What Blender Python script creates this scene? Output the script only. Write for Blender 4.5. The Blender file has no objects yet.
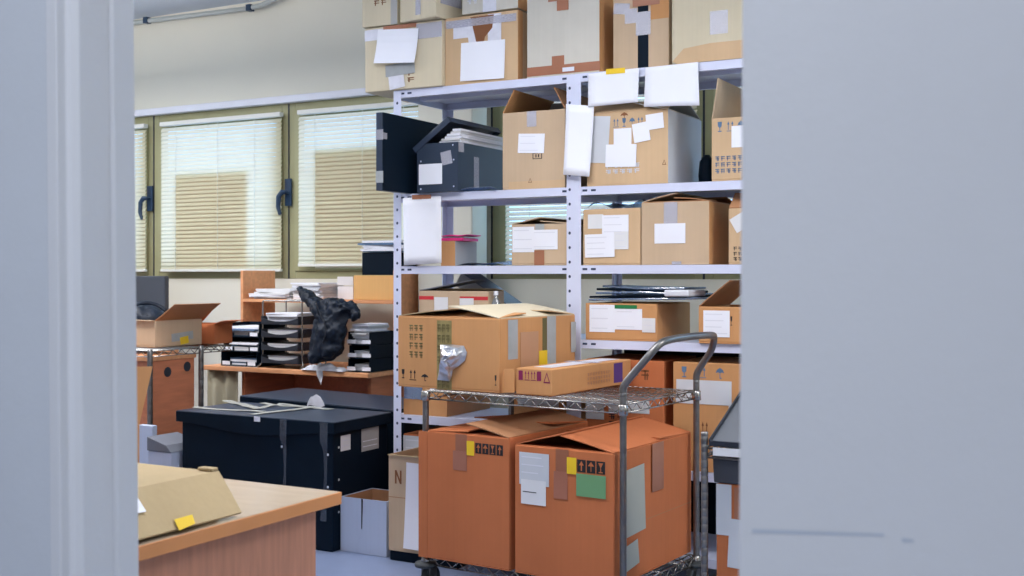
import bpy, math, random
from mathutils import Vector, Matrix
random.seed(7)
R = math.radians
col = bpy.context.scene.collection
# ------------------------------------------------------------------ camera model (room axes: x along window wall, y towards it)
F = 1150.0; A = R(28.7); CA, SA = math.cos(A), math.sin(A); H = 1.25; HY = 276.0
def onY(px, py, Y):
    r = (px - 512) / F; Z = Y / (CA + SA * r)
    return Vector((Z * (CA * r - SA), Y, H + (HY - py) / F * Z))
def onX(px, py, X):
    r = (px - 512) / F; Z = X / (CA * r - SA)
    return Vector((X, Z * (CA + SA * r), H + (HY - py) / F * Z))
def onZ(px, py, z):
    Z = (z - H) / ((HY - py) / F); r = (px - 512) / F
    return Vector((Z * (CA * r - SA), Z * (CA + SA * r), z))
# ------------------------------------------------------------------ materials
def lin(c):
    return tuple(((v / 255) / 12.92 if v / 255 <= .04045 else ((v / 255 + .055) / 1.055) ** 2.4) for v in c) + (1.0,)
def mat(name, c, rough=.6, metal=0.0, var=.05, scale=6.0, bump=0.0, bscale=60.0, spec=.4, stretch=None, coat=0.0):
    m = bpy.data.materials.new(name); m.use_nodes = True
    nt = m.node_tree; N = nt.nodes; L = nt.links
    b = N['Principled BSDF']
    b.inputs['Roughness'].default_value = rough; b.inputs['Metallic'].default_value = metal
    b.inputs['Specular IOR Level'].default_value = spec
    if coat: b.inputs['Coat Weight'].default_value = coat
    tc = N.new('ShaderNodeTexCoord'); mp = N.new('ShaderNodeMapping')
    if stretch: mp.inputs['Scale'].default_value = stretch
    L.new(tc.outputs['Object'], mp.inputs['Vector'])
    n = N.new('ShaderNodeTexNoise'); n.inputs['Scale'].default_value = scale; n.inputs['Detail'].default_value = 5
    L.new(mp.outputs['Vector'], n.inputs['Vector'])
    r = N.new('ShaderNodeValToRGB'); lc = lin(c)
    r.color_ramp.elements[0].position = .3; r.color_ramp.elements[1].position = .7
    r.color_ramp.elements[0].color = tuple(v * (1 - var) for v in lc[:3]) + (1,)
    r.color_ramp.elements[1].color = tuple(min(1, v * (1 + var)) for v in lc[:3]) + (1,)
    L.new(n.outputs['Fac'], r.inputs['Fac']); L.new(r.outputs['Color'], b.inputs['Base Color'])
    if bump:
        n2 = N.new('ShaderNodeTexNoise'); n2.inputs['Scale'].default_value = bscale
        L.new(mp.outputs['Vector'], n2.inputs['Vector'])
        bp = N.new('ShaderNodeBump'); bp.inputs['Strength'].default_value = bump; bp.inputs['Distance'].default_value = .01
        L.new(n2.outputs['Fac'], bp.inputs['Height']); L.new(bp.outputs['Normal'], b.inputs['Normal'])
    return m
def cardboard(name, c, var=.07):
    m = mat(name, c, .85, var=var, scale=3.5, spec=.15)
    nt = m.node_tree; N = nt.nodes; L = nt.links; b = N['Principled BSDF']
    ramp = [n for n in N if n.type == 'VALTORGB'][0]
    tc = [n for n in N if n.type == 'TEX_COORD'][0]
    mp = N.new('ShaderNodeMapping'); mp.inputs['Scale'].default_value = (70, 70, 1.5)
    L.new(tc.outputs['Object'], mp.inputs['Vector'])
    n = N.new('ShaderNodeTexNoise'); n.inputs['Scale'].default_value = 1.0; n.inputs['Detail'].default_value = 2
    L.new(mp.outputs['Vector'], n.inputs['Vector'])
    mr = N.new('ShaderNodeMapRange'); mr.inputs['From Min'].default_value = .3; mr.inputs['From Max'].default_value = .7
    mr.inputs['To Min'].default_value = .975; mr.inputs['To Max'].default_value = 1.015
    L.new(n.outputs['Fac'], mr.inputs['Value'])
    mx = N.new('ShaderNodeMix'); mx.data_type = 'RGBA'; mx.blend_type = 'MULTIPLY'; mx.inputs['Factor'].default_value = 1
    L.new(ramp.outputs['Color'], mx.inputs['A']); L.new(mr.outputs['Result'], mx.inputs['B'])
    L.new(mx.outputs['Result'], b.inputs['Base Color'])
    bp = N.new('ShaderNodeBump'); bp.inputs['Strength'].default_value = .12; bp.inputs['Distance'].default_value = .004
    L.new(n.outputs['Fac'], bp.inputs['Height']); L.new(bp.outputs['Normal'], b.inputs['Normal'])
    return m
def translucent(name, c, tr=.4, tc=None):
    m = bpy.data.materials.new(name); m.use_nodes = True; nt = m.node_tree; N = nt.nodes; L = nt.links
    N.remove(N['Principled BSDF']); out = N['Material Output']
    d = N.new('ShaderNodeBsdfDiffuse'); t = N.new('ShaderNodeBsdfTranslucent'); mx = N.new('ShaderNodeMixShader')
    d.inputs['Color'].default_value = lin(c); t.inputs['Color'].default_value = lin(tc or c); mx.inputs['Fac'].default_value = tr
    L.new(d.outputs[0], mx.inputs[1]); L.new(t.outputs[0], mx.inputs[2]); L.new(mx.outputs[0], out.inputs['Surface'])
    return m
def clear(name, c, gloss=.12, rough=.1, haze=0.0, hc=(220, 225, 230)):
    m = bpy.data.materials.new(name); m.use_nodes = True; nt = m.node_tree; N = nt.nodes; L = nt.links
    N.remove(N['Principled BSDF']); out = N['Material Output']
    t = N.new('ShaderNodeBsdfTransparent'); g = N.new('ShaderNodeBsdfGlossy'); mx = N.new('ShaderNodeMixShader')
    t.inputs['Color'].default_value = lin(c); g.inputs['Roughness'].default_value = rough; mx.inputs['Fac'].default_value = gloss
    L.new(t.outputs[0], mx.inputs[1]); L.new(g.outputs[0], mx.inputs[2]); last = mx
    if haze:
        d = N.new('ShaderNodeBsdfDiffuse'); d.inputs['Color'].default_value = lin(hc); m2 = N.new('ShaderNodeMixShader')
        nz = N.new('ShaderNodeTexNoise'); nz.inputs['Scale'].default_value = 25
        mr = N.new('ShaderNodeMapRange'); mr.inputs['From Min'].default_value = .35; mr.inputs['From Max'].default_value = .65
        mr.inputs['To Min'].default_value = haze * .6; mr.inputs['To Max'].default_value = min(1, haze * 1.3)
        L.new(nz.outputs['Fac'], mr.inputs['Value']); L.new(mr.outputs['Result'], m2.inputs['Fac'])
        L.new(mx.outputs[0], m2.inputs[1]); L.new(d.outputs[0], m2.inputs[2]); last = m2
    L.new(last.outputs[0], out.inputs['Surface'])
    return m
M = {}
M['pale'] = cardboard('card_pale', (208, 203, 190))
M['cream'] = cardboard('card_cream', (212, 200, 172))
M['tan'] = cardboard('card_tan', (210, 178, 140))
M['tan2'] = cardboard('card_tan_dull', (202, 176, 146))
M['orange'] = cardboard('card_orange', (204, 150, 100))
M['rust'] = cardboard('card_rust', (196, 116, 74))
M['brown'] = cardboard('card_brown', (176, 128, 92))
M['amber'] = cardboard('board_amber', (232, 180, 116), .03)
M['olive_card'] = cardboard('card_olive', (188, 166, 128))
M['grey_card'] = cardboard('card_grey', (178, 176, 172))
M['white_card'] = cardboard('card_white', (186, 196, 216), .03)
M['tape_brown'] = mat('tape_brown', (168, 112, 84), .35, var=.08)
M['tape_dim'] = mat('tape_dim_brown', (160, 104, 78), .3, var=.1)
M['tape_peach'] = mat('tape_peach', (190, 144, 110), .35, var=.06)
M['tape_dim2'] = mat('tape_pale_brown', (170, 112, 90), .3, var=.08)
M['paper4'] = mat('paper_aged', (178, 180, 168), .75, var=.04)
M['lid_grey'] = mat('lid_grey', (112, 116, 126), .6, var=.04)
M['tape_clear'] = clear('tape_clear', (238, 238, 242), .06, .25, .42, (232, 232, 242))
M['tape_thin'] = clear('tape_thin', (235, 238, 242), .025, .3, .07, (175, 185, 200))
M['tape_lid'] = mat('tape_lid', (168, 168, 160), .4, var=.15, scale=30)
M['tape_white'] = mat('tape_white', (224, 224, 232), .4, var=.06, scale=30)
M['tape_grey'] = mat('tape_grey', (168, 172, 172), .4, var=.08, scale=20)
M['tape_green'] = mat('tape_printed', (146, 132, 84), .45, var=.18, scale=40)
M['foil'] = mat('foil_tape', (205, 208, 214), .28, .75, var=.2, scale=30, bump=.9, bscale=28)
M['paper'] = mat('paper_white', (240, 241, 247), .75, var=.015)
M['paper2'] = mat('paper_grey', (205, 208, 212), .75, var=.04)
M['paper3'] = mat('paper_offwhite', (226, 226, 226), .75, var=.04)
M['ink'] = mat('ink_black', (35, 34, 36), .7, var=0)
M['ink_blue'] = mat('ink_blue', (92, 120, 150), .8, var=0)
M['ink_grey'] = mat('ink_grey', (222, 223, 230), .8, var=0)
M['ink_olive'] = mat('ink_olive', (112, 104, 66), .8, var=.1)
M['ink_brown'] = mat('ink_brown', (132, 84, 52), .8, var=.1)
M['ink_magenta'] = mat('ink_magenta', (132, 34, 82), .8, var=0)
M['ink_purple'] = mat('ink_purple', (92, 62, 132), .8, var=0)
M['bin'] = mat('dark_bin', (70, 72, 80), .5, var=.05)
M['ink_red'] = mat('ink_red', (206, 52, 58), .7, var=0)
M['yellow'] = mat('yellow_tag', (240, 200, 40), .6, var=.02)
M['green'] = mat('green_sticker', (112, 160, 112), .7, var=.05)
M['dkgreen'] = mat('green_strip', (30, 122, 66), .6, var=.02)
M['pink'] = mat('pink_plastic', (240, 60, 140), .4, var=.05)
M['black'] = mat('black_board', (6, 22, 36), .6, var=.1, spec=.12)
M['black2'] = mat('black_board_lid', (46, 58, 76), .36, var=.1, spec=.6)
M['blackcloth'] = mat('black_nylon', (18, 28, 42), .5, var=.3, scale=14, bump=.8, bscale=14, spec=.25)
M['dark'] = mat('dark_plastic', (44, 48, 56), .45, var=.1)
M['monitor'] = mat('monitor_plastic', (70, 74, 82), .5, var=.05)
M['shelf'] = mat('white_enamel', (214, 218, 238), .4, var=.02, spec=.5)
M['hole'] = mat('dark_hole', (60, 70, 96), .9, var=0)
M['chrome'] = mat('chrome_wire', (158, 155, 150), .25, .9, var=.12, scale=30)
M['steel'] = mat('brushed_steel', (124, 122, 120), .34, .85, var=.15, scale=12)
M['wall'] = mat('wall_cream', (224, 221, 205), .85, var=.015, scale=2)
M['ceil'] = mat('ceiling_paint', (190, 200, 212), .9, var=.02)
M['jamb'] = mat('door_paint', (204, 207, 214), .5, var=.015, scale=3, bump=.05, bscale=90)
M['wall_out'] = mat('corridor_wall', (188, 194, 204), .7, var=.03, scale=3, bump=.06, bscale=60)
M['ledge'] = mat('ledge_white', (226, 228, 236), .5, var=.02)
M['frame'] = mat('window_frame_olive', (158, 156, 118), .45, var=.04)
M['handle'] = mat('handle_blue_black', (38, 60, 84), .35, var=.05)
M['slat'] = translucent('blind_slat', (220, 224, 190), .40, (244, 208, 200))
M['rail'] = mat('blind_rail', (226, 226, 218), .5, var=.02)
M['board'] = mat('window_board_cream', (214, 214, 190), .8, var=.03)
M['glass'] = clear('window_glass', (245, 250, 252), .06, .02)
M['bottle'] = clear('bottle_plastic', (225, 235, 240), .15, .08, .2)
M['plastic'] = clear('plastic_film', (205, 220, 238), .25, .12, .35, (150, 172, 205))
M['wood'] = mat('beech_veneer', (226, 160, 112), .5, var=.1, scale=3, stretch=(2, 14, 14))
M['wood_edge'] = mat('beech_edge', (214, 144, 88), .5, var=.06, scale=4)
M['wood_red'] = mat('reddish_board', (196, 120, 84), .55, var=.12, scale=3, stretch=(14, 2, 14))
M['wood_pink'] = mat('pinkish_side_panel', (192, 134, 106), .6, var=.12, scale=4, stretch=(10, 14, 1.2))
M['table_top'] = mat('pale_laminate', (190, 168, 142), .25, var=.05, scale=4, stretch=(2, 10, 2))
M['curtain'] = mat('pale_curtain', (176, 168, 142), .8, var=.06)
M['rubber'] = mat('grey_rubber', (58, 62, 64), .6, var=.1)
M['grey_metal'] = mat('grey_tray', (98, 102, 108), .45, 0.0, var=.06)
M['bag_white'] = mat('white_polythene', (214, 216, 222), .4, var=.05, bump=.8, bscale=14)
M['cable'] = mat('cable_grey', (170, 176, 172), .5, var=.04)
# floor: speckled blue-grey sheet vinyl
M['floor'] = mat('floor_vinyl', (132, 146, 176), .35, var=.06, scale=5, spec=.5)
# ------------------------------------------------------------------ mesh builder
class MB:
    def __init__(s): s.v = []; s.f = []; s.m = []
    def poly(s, pts, mi=0):
        b = len(s.v); s.v += [tuple(p) for p in pts]; s.f.append(tuple(range(b, b + len(pts)))); s.m.append(mi)
    def hexa(s, p, mi=0):          # 8 corners: bottom 4 ccw, top 4 ccw
        b = len(s.v); s.v += [tuple(q) for q in p]
        for f in ((0, 3, 2, 1), (4, 5, 6, 7), (0, 1, 5, 4), (1, 2, 6, 5), (2, 3, 7, 6), (3, 0, 4, 7)):
            s.f.append(tuple(b + i for i in f)); s.m.append(mi)
    def box(s, x0, x1, y0, y1, z0, z1, mi=0, T=None):
        p = [Vector(q) for q in ((x0, y0, z0), (x1, y0, z0), (x1, y1, z0), (x0, y1, z0), (x0, y0, z1), (x1, y0, z1), (x1, y1, z1), (x0, y1, z1))]
        if T: p = [T @ q for q in p]
        s.hexa(p, mi)
    def rings(s, rings, mi=0, cap=True, closed=False):
        b = len(s.v); n = len(rings[0])
        for r in rings: s.v += [tuple(q) for q in r]
        for i in range(len(rings) - 1):
            for k in range(n):
                k2 = (k + 1) % n
                s.f.append((b + i * n + k, b + i * n + k2, b + (i + 1) * n + k2, b + (i + 1) * n + k)); s.m.append(mi)
        if closed:
            i = len(rings) - 1
            for k in range(n):
                k2 = (k + 1) % n
                s.f.append((b + i * n + k, b + i * n + k2, b + k2, b + k)); s.m.append(mi)
        elif cap:
            s.f.append(tuple(b + k for k in reversed(range(n)))); s.m.append(mi)
            e = b + (len(rings) - 1) * n
            s.f.append(tuple(e + k for k in range(n))); s.m.append(mi)
    def tube(s, path, r, seg=8, mi=0, cap=True):
        P = [Vector(p) for p in path]; rs = r if isinstance(r, (list, tuple)) else [r] * len(P)
        t = (P[1] - P[0]).normalized(); up = Vector((0, 0, 1)) if abs(t.z) < .9 else Vector((1, 0, 0))
        u = t.cross(up).normalized(); out = []
        for i, p in enumerate(P):
            a = P[max(0, i - 1)]; c = P[min(len(P) - 1, i + 1)]; t2 = (c - a).normalized()
            u = (u - t2 * u.dot(t2)).normalized(); w = t2.cross(u)
            out.append([p + (u * math.cos(2 * math.pi * k / seg) + w * math.sin(2 * math.pi * k / seg)) * rs[i] for k in range(seg)])
        s.rings(out, mi, cap)
    def wire(s, a, b, r, mi=0, seg=5): s.tube([a, b], r, seg, mi)
    def lathe(s, prof, cx=0, cy=0, seg=16, mi=0):
        s.rings([[(cx + r * math.cos(2 * math.pi * k / seg), cy + r * math.sin(2 * math.pi * k / seg), z) for k in range(seg)] for r, z in prof], mi)
    def grid(s, fn, nu, nv, mi=0):
        b = len(s.v)
        for j in range(nv + 1):
            for i in range(nu + 1): s.v.append(tuple(fn(i / nu, j / nv)))
        for j in range(nv):
            for i in range(nu):
                k = b + j * (nu + 1) + i
                s.f.append((k, k + 1, k + nu + 2, k + nu + 1)); s.m.append(mi)
    def build(s, name, mats, parent=None, smooth=False, bevel=0, solid=0, sub=0, loc=None, rotz=0):
        me = bpy.data.meshes.new(name); me.from_pydata(s.v, [], s.f); me.update()
        if not isinstance(mats, (list, tuple)): mats = [mats]
        for m in mats: me.materials.append(M[m] if isinstance(m, str) else m)
        me.polygons.foreach_set('material_index', s.m)
        if smooth: me.polygons.foreach_set('use_smooth', [True] * len(s.f))
        o = bpy.data.objects.new(name, me); col.objects.link(o)
        if parent: o.parent = parent
        if loc is not None: o.location = loc
        if rotz: o.rotation_euler.z = rotz
        if solid:
            md = o.modifiers.new('thickness', 'SOLIDIFY'); md.thickness = solid; md.offset = 0
        if bevel:
            md = o.modifiers.new('edges', 'BEVEL'); md.width = bevel; md.segments = 2; md.limit_method = 'ANGLE'; md.angle_limit = R(50)
        if sub:
            md = o.modifiers.new('smooth', 'SUBSURF'); md.levels = sub; md.render_levels = sub
        return o
def tag(o, label, cat, group=None, kind=None):
    o['label'] = label; o['category'] = cat
    if group: o['group'] = group
    if kind: o['kind'] = kind
    return o
def thing(name, label, cat, loc=(0, 0, 0), rotz=0, group=None):
    o = bpy.data.objects.new(name, None); o.empty_display_size = .05; col.objects.link(o)
    o.location = loc; o.rotation_euler.z = rotz
    return tag(o, label, cat, group)
def struct(name, mb, mats, parent=None, **k):
    o = mb.build(name, mats, parent, **k)
    if not parent: o['kind'] = 'structure'
    return o
# ------------------------------------------------------------------ cartons
class Carton:
    def __init__(s, name, label, w, d, h, loc, yaw=0, m='tan', opened=False, group='cartons', cat='box', inner=None, t=.006):
        s.w, s.d, s.h, s.m, s.t = w, d, h, m, t
        s.o = thing(name, label, cat, loc, yaw, group)
        s.b = MB(); s.mats = [m]; s.k = 0
        if opened:
            b = s.b; X, Y = w / 2, d / 2
            b.box(-X, X, -Y, Y, 0, t)
            b.box(-X, X, -Y, -Y + t, t, h); b.box(-X, X, Y - t, Y, t, h)
            b.box(-X, -X + t, -Y + t, Y - t, t, h); b.box(X - t, X, -Y + t, Y - t, t, h)
            if inner:
                s.mats.append(inner); e = .0006
                b.poly([(-X + t, Y - t - e, t), (X - t, Y - t - e, t), (X - t, Y - t - e, h - .002), (-X + t, Y - t - e, h - .002)], 1)
                b.poly([(-X + t + e, -Y + t, t), (-X + t + e, Y - t, t), (-X + t + e, Y - t, h - .002), (-X + t + e, -Y + t, h - .002)], 1)
        else:
            s.b.box(-w / 2, w / 2, -d / 2, d / 2, 0, h)
    def mi(s, m):
        if m not in s.mats: s.mats.append(m)
        return s.mats.index(m)
    def pt(s, face, u, v, off):
        w, d, h = s.w, s.d, s.h
        if face == 'front': return Vector((-w / 2 + u, -d / 2 - off, v))
        if face == 'right': return Vector((w / 2 + off, -d / 2 + u, v))
        if face == 'left': return Vector((-w / 2 - off, d / 2 - u, v))
        return Vector((-w / 2 + u, -d / 2 + v, h + off))
    def dim(s, face):
        return {'front': (s.w, s.h), 'right': (s.d, s.h), 'left': (s.d, s.h), 'top': (s.w, s.d)}[face]
    # u,v given as fractions of the face
    def ink(s, face, pts, m='ink', off=.0008):
        W, Hh = s.dim(face); i = s.mi(m)
        s.b.poly([s.pt(face, u * W, v * Hh, off) for u, v in pts], i)
    def rect(s, face, u0, v0, u1, v1, m='ink', off=.0008):
        s.ink(face, [(u0, v0), (u1, v0), (u1, v1), (u0, v1)], m, off)
    def glyphs(s, face, u0, v0, u1, v1, cols, rows, m='ink_blue', fill=.72, off=.0008):
        cw, ch = (u1 - u0) / cols, (v1 - v0) / rows
        for r in range(rows):
            for c in range(cols):
                a, b = u0 + c * cw, v0 + r * ch; W, Hh = cw * fill, ch * fill
                k = random.random()
                s.rect(face, a, b + Hh * .8, a + W, b + Hh, m, off); s.rect(face, a, b + Hh * .4, a + W, b + Hh * .55, m, off)
                s.rect(face, a + W * (.15 if k < .5 else .4), b, a + W * (.35 if k < .5 else .6), b + Hh, m, off)
                if k > .3: s.rect(face, a + W * .7, b, a + W * .88, b + Hh * .7, m, off)
    def icon(s, face, kind, u, v, a, b, m='ink'):
        P = lambda pts, mm=m, off=.0008: s.ink(face, [(u + x * a, v + y * b) for x, y in pts], mm, off)
        if kind == 'glass':
            P([(.2, 1), (.25, .55), (.42, .42), (.58, .42), (.75, .55), (.8, 1)]); P([(.45, .1), (.55, .1), (.55, .45), (.45, .45)]); P([(.25, 0), (.75, 0), (.75, .1), (.25, .1)])
        if kind == 'up':
            for x in (.05, .6):
                P([(x + .12, .15), (x + .22, .15), (x + .22, .7), (x + .12, .7)]); P([(x, .68), (x + .34, .68), (x + .17, 1)])
            P([(0, 0), (1, 0), (1, .07), (0, .07)])
        if kind == 'umbrella':
            P([(0, .5), (.15, .8), (.5, 1), (.85, .8), (1, .5), (.75, .58), (.5, .5), (.25, .58)]); P([(.46, .1), (.54, .1), (.54, .55), (.46, .55)]); P([(.46, 0), (.7, 0), (.7, .1), (.46, .1)])
        if kind in ('sq_up', 'sq_umb', 'sq_glass'):
            P([(0, 0), (.92, 0), (.92, 1), (0, 1)]); q = 'tape_clear_ink'
            lm = s.m
            if kind == 'sq_up':
                P([(.4, .12), (.52, .12), (.52, .6), (.4, .6)], lm, .0014); P([(.2, .55), (.72, .55), (.46, .9)], lm, .0014)
            elif kind == 'sq_umb':
                P([(.12, .55), (.46, .9), (.8, .55)], lm, .0014); P([(.42, .12), (.5, .12), (.5, .6), (.42, .6)], lm, .0014)
            else:
                P([(.2, .88), (.46, .45), (.72, .88)], lm, .0014); P([(.42, .15), (.5, .15), (.5, .5), (.42, .5)], lm, .0014); P([(.25, .1), (.67, .1), (.67, .18), (.25, .18)], lm, .0014)
        if kind == 'frame':
            for q in ([(0, 0), (1, 0), (1, .1), (0, .1)], [(0, .9), (1, .9), (1, 1), (0, 1)], [(0, 0), (.08, 0), (.08, 1), (0, 1)], [(.92, 0), (1, 0), (1, 1), (.92, 1)], [(.3, .25), (.42, .25), (.42, .75), (.3, .75)], [(.58, .25), (.7, .25), (.7, .75), (.58, .75)]): P(q)
        if kind == 'tri':
            P([(0, 0), (1, 0), (.93, .12), (.07, .12)]); P([(0, 0), (.12, 0), (.55, .9), (.5, 1)]); P([(.88, 0), (1, 0), (.5, 1), (.45, .9)])
    def paper(s, face, u0, v0, u1, v1, m='paper', name='paper_label', tilt=0.0, lines=0, off=.0015, lab=None, lm='ink_grey', lift=0):
        W, Hh = s.dim(face); b = MB(); cu, cv = (u0 + u1) / 2 * W, (v0 + v1) / 2 * Hh
        hw, hh = (u1 - u0) / 2 * W, (v1 - v0) / 2 * Hh; c_, s_ = math.cos(R(tilt)), math.sin(R(tilt))
        s.k += 1; off = off + .0005 * s.k
        def q(x, y, o): return s.pt(face, cu + x * c_ - y * s_, cv + x * s_ + y * c_, o)
        nn = 5
        for k in range(nn):          # slight lift towards the lower edge
            y0, y1 = -hh + 2 * hh * k / nn, -hh + 2 * hh * (k + 1) / nn
            l0, l1 = lift * (1 - k / nn) ** 2, lift * (1 - (k + 1) / nn) ** 2
            lo = [q(-hw, y0, off + l0 - .0006), q(hw, y0, off + l0 - .0006), q(hw, y1, off + l1 - .0006), q(-hw, y1, off + l1 - .0006)]
            hi = [q(-hw, y0, off + l0), q(hw, y0, off + l0), q(hw, y1, off + l1), q(-hw, y1, off + l1)]
            b.hexa(lo + hi)
        for i in range(lines):
            yy = hh * (.72 - 1.44 * i / max(1, lines - 1)) if lines > 1 else 0
            x1 = hw * random.uniform(.2, .85); t = min(hh * .035, .0025)
            b.poly([q(-hw * .85, yy - t, off + .0006), q(x1, yy - t, off + .0006), q(x1, yy + t, off + .0006), q(-hw * .85, yy + t, off + .0006)], 1)
        o = b.build(name, [m, lm], s.o)
        if lab: o['label'] = lab
        return o
    def tape(s, face, u0, v0, u1, v1, m='tape_brown', tilt=0, off=.001, lab=None, top=0):
        o = s.paper(face, u0, v0, u1, v1, m, 'tape', tilt, 0, off, lab)
        return o
    def flap(s, edge, ang, L, curl=0, m=None, inset=.002, skew=0, name='flap'):
        w, d, h, t = s.w, s.d, s.h, .004
        if edge == 'front': e0, e1, inn = Vector((-w / 2 + inset, -d / 2 + .003, h)), Vector((w / 2 - inset, -d / 2 + .003, h)), Vector((0, 1, 0))
        if edge == 'back': e0, e1, inn = Vector((w / 2 - inset, d / 2 - .003, h)), Vector((-w / 2 + inset, d / 2 - .003, h)), Vector((0, -1, 0))
        if edge == 'left': e0, e1, inn = Vector((-w / 2 + .003, d / 2 - inset, h)), Vector((-w / 2 + .003, -d / 2 + inset, h)), Vector((1, 0, 0))
        if edge == 'right': e0, e1, inn = Vector((w / 2 - .003, -d / 2 + inset, h)), Vector((w / 2 - .003, d / 2 - inset, h)), Vector((-1, 0, 0))
        b = MB(); n = 5; p = Vector((0, 0, 0)); up = Vector((0, 0, 1)); pts = []; nr = []
        for i in range(n + 1):
            a = R(ang + curl * i / n); dr = inn * math.cos(a) + up * math.sin(a); nm = up * math.cos(a) - inn * math.sin(a)
            pts.append(p.copy()); nr.append(nm); p = p + dr * (L / n)
        ring = []
        ed = (e1 - e0).normalized() * skew
        for i in range(n + 1):
            a0, a1 = e0 + pts[i] + ed * (i / n), e1 + pts[i] - ed * (i / n); k = nr[i] * t
            ring.append([a0, a1, a1 + k, a0 + k])
        b.rings(ring)
        return b.build(name, m or s.m, s.o)
    def done(s, bevel=.004):
        s.body = s.b.build('body', s.mats, s.o)
        md = s.body.modifiers.new('edges', 'BEVEL'); md.width = bevel; md.segments = 2; md.limit_method = 'ANGLE'; md.angle_limit = R(60)
        return s
def shelf_carton(name, label, pl, pr, ptop, z, yf, d, m='tan', yaw=0, h=None, **k):
    a, b = onY(pl, 0, yf), onY(pr, 0, yf); w = b.x - a.x
    if h is None: h = onY((pl + pr) / 2, ptop, yf).z - z
    c = Matrix.Rotation(R(yaw), 3, 'Z') @ Vector((w / 2, d / 2, 0))
    return Carton(name, label, w, d, h, (a.x + c.x, yf + c.y, z), R(yaw), m, **k)
def back_depth(pr, pb, yf):      # depth of a side whose front edge is at column pr and back edge at column pb
    return onX(pb, 0, onY(pr, 0, yf).x).y - yf
def paper_stack(name, label, w, d, n, loc, yaw=0, jit=.01, mats=('paper', 'paper2', 'paper3'), t=.006, group=None, cat='papers', lip=None):
    b = MB(); z = 0
    for i in range(n):
        th = t * random.uniform(.5, 1.3); out = lip is not None and z > lip
        if out and jit < .006: jit = .009
        T = Matrix.Translation((0, -.035 * random.random() if out else 0, 0)) @ Matrix.Translation((random.uniform(-jit, jit), random.uniform(-jit, jit), 0)) @ Matrix.Rotation(R(random.uniform(-4, 4) * jit / .01), 4, 'Z')
        b.box(-w / 2 * random.uniform(.92, 1), w / 2, -d / 2, d / 2 * random.uniform(.92, 1), z, z + th * .93, random.randrange(len(mats)), T); z += th
    o = b.build(name, list(mats), None, loc=loc, rotz=R(yaw)); tag(o, label, cat, group)
    return o, z
# ------------------------------------------------------------------ room shell
YW = 6.0; XL = -8.2; XR = 1.4; ZC = H + 256 / F * (YW / (CA + SA * (131 - 512) / F)); YD = 1.2
WB = H - .018; WT = H + 160 / F * (YW / (CA + SA * (131 - 512) / F)) - .01
b = MB(); b.box(XL - .2, XR + .2, -1.6, YW + .2, -.1, 0); struct('floor', b, 'floor')
b = MB(); b.box(XL - .2, XR + .2, -1.6, YW + .2, ZC, ZC + .1); struct('ceiling', b, 'ceil')
b = MB(); b.box(XL - .2, XL, -1.6, YW + .2, 0, ZC); struct('wall_left', b, 'wall')
b = MB(); b.box(XR, XR + .2, -1.6, YW + .2, 0, ZC); struct('wall_right', b, 'wall')
b = MB(); b.box(XL, XR, YW, YW + .2, 0, WB); b.box(XL, XR, YW, YW + .2, WT, ZC); b.box(onY(492, 0, YW).x - .36, onY(492, 0, YW).x - .0005, YW, YW + .2, WB, WT)
struct('wall_back', b, 'wall')
b = MB(); b.box(XL, XR, YW - .05, YW - .001, WT - .006, WT + .042); struct('trim_1', b, 'ledge', bevel=.006)     # white ledge above the windows
# column between windows
pcx1 = onY(492, 0, YW).x; pcy = onX(472, 0, pcx1).y
b = MB(); b.box(-3.80, pcx1, pcy, YW - .055, 0, ZC); struct('wall_column', b, 'wall', bevel=.01)
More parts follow.
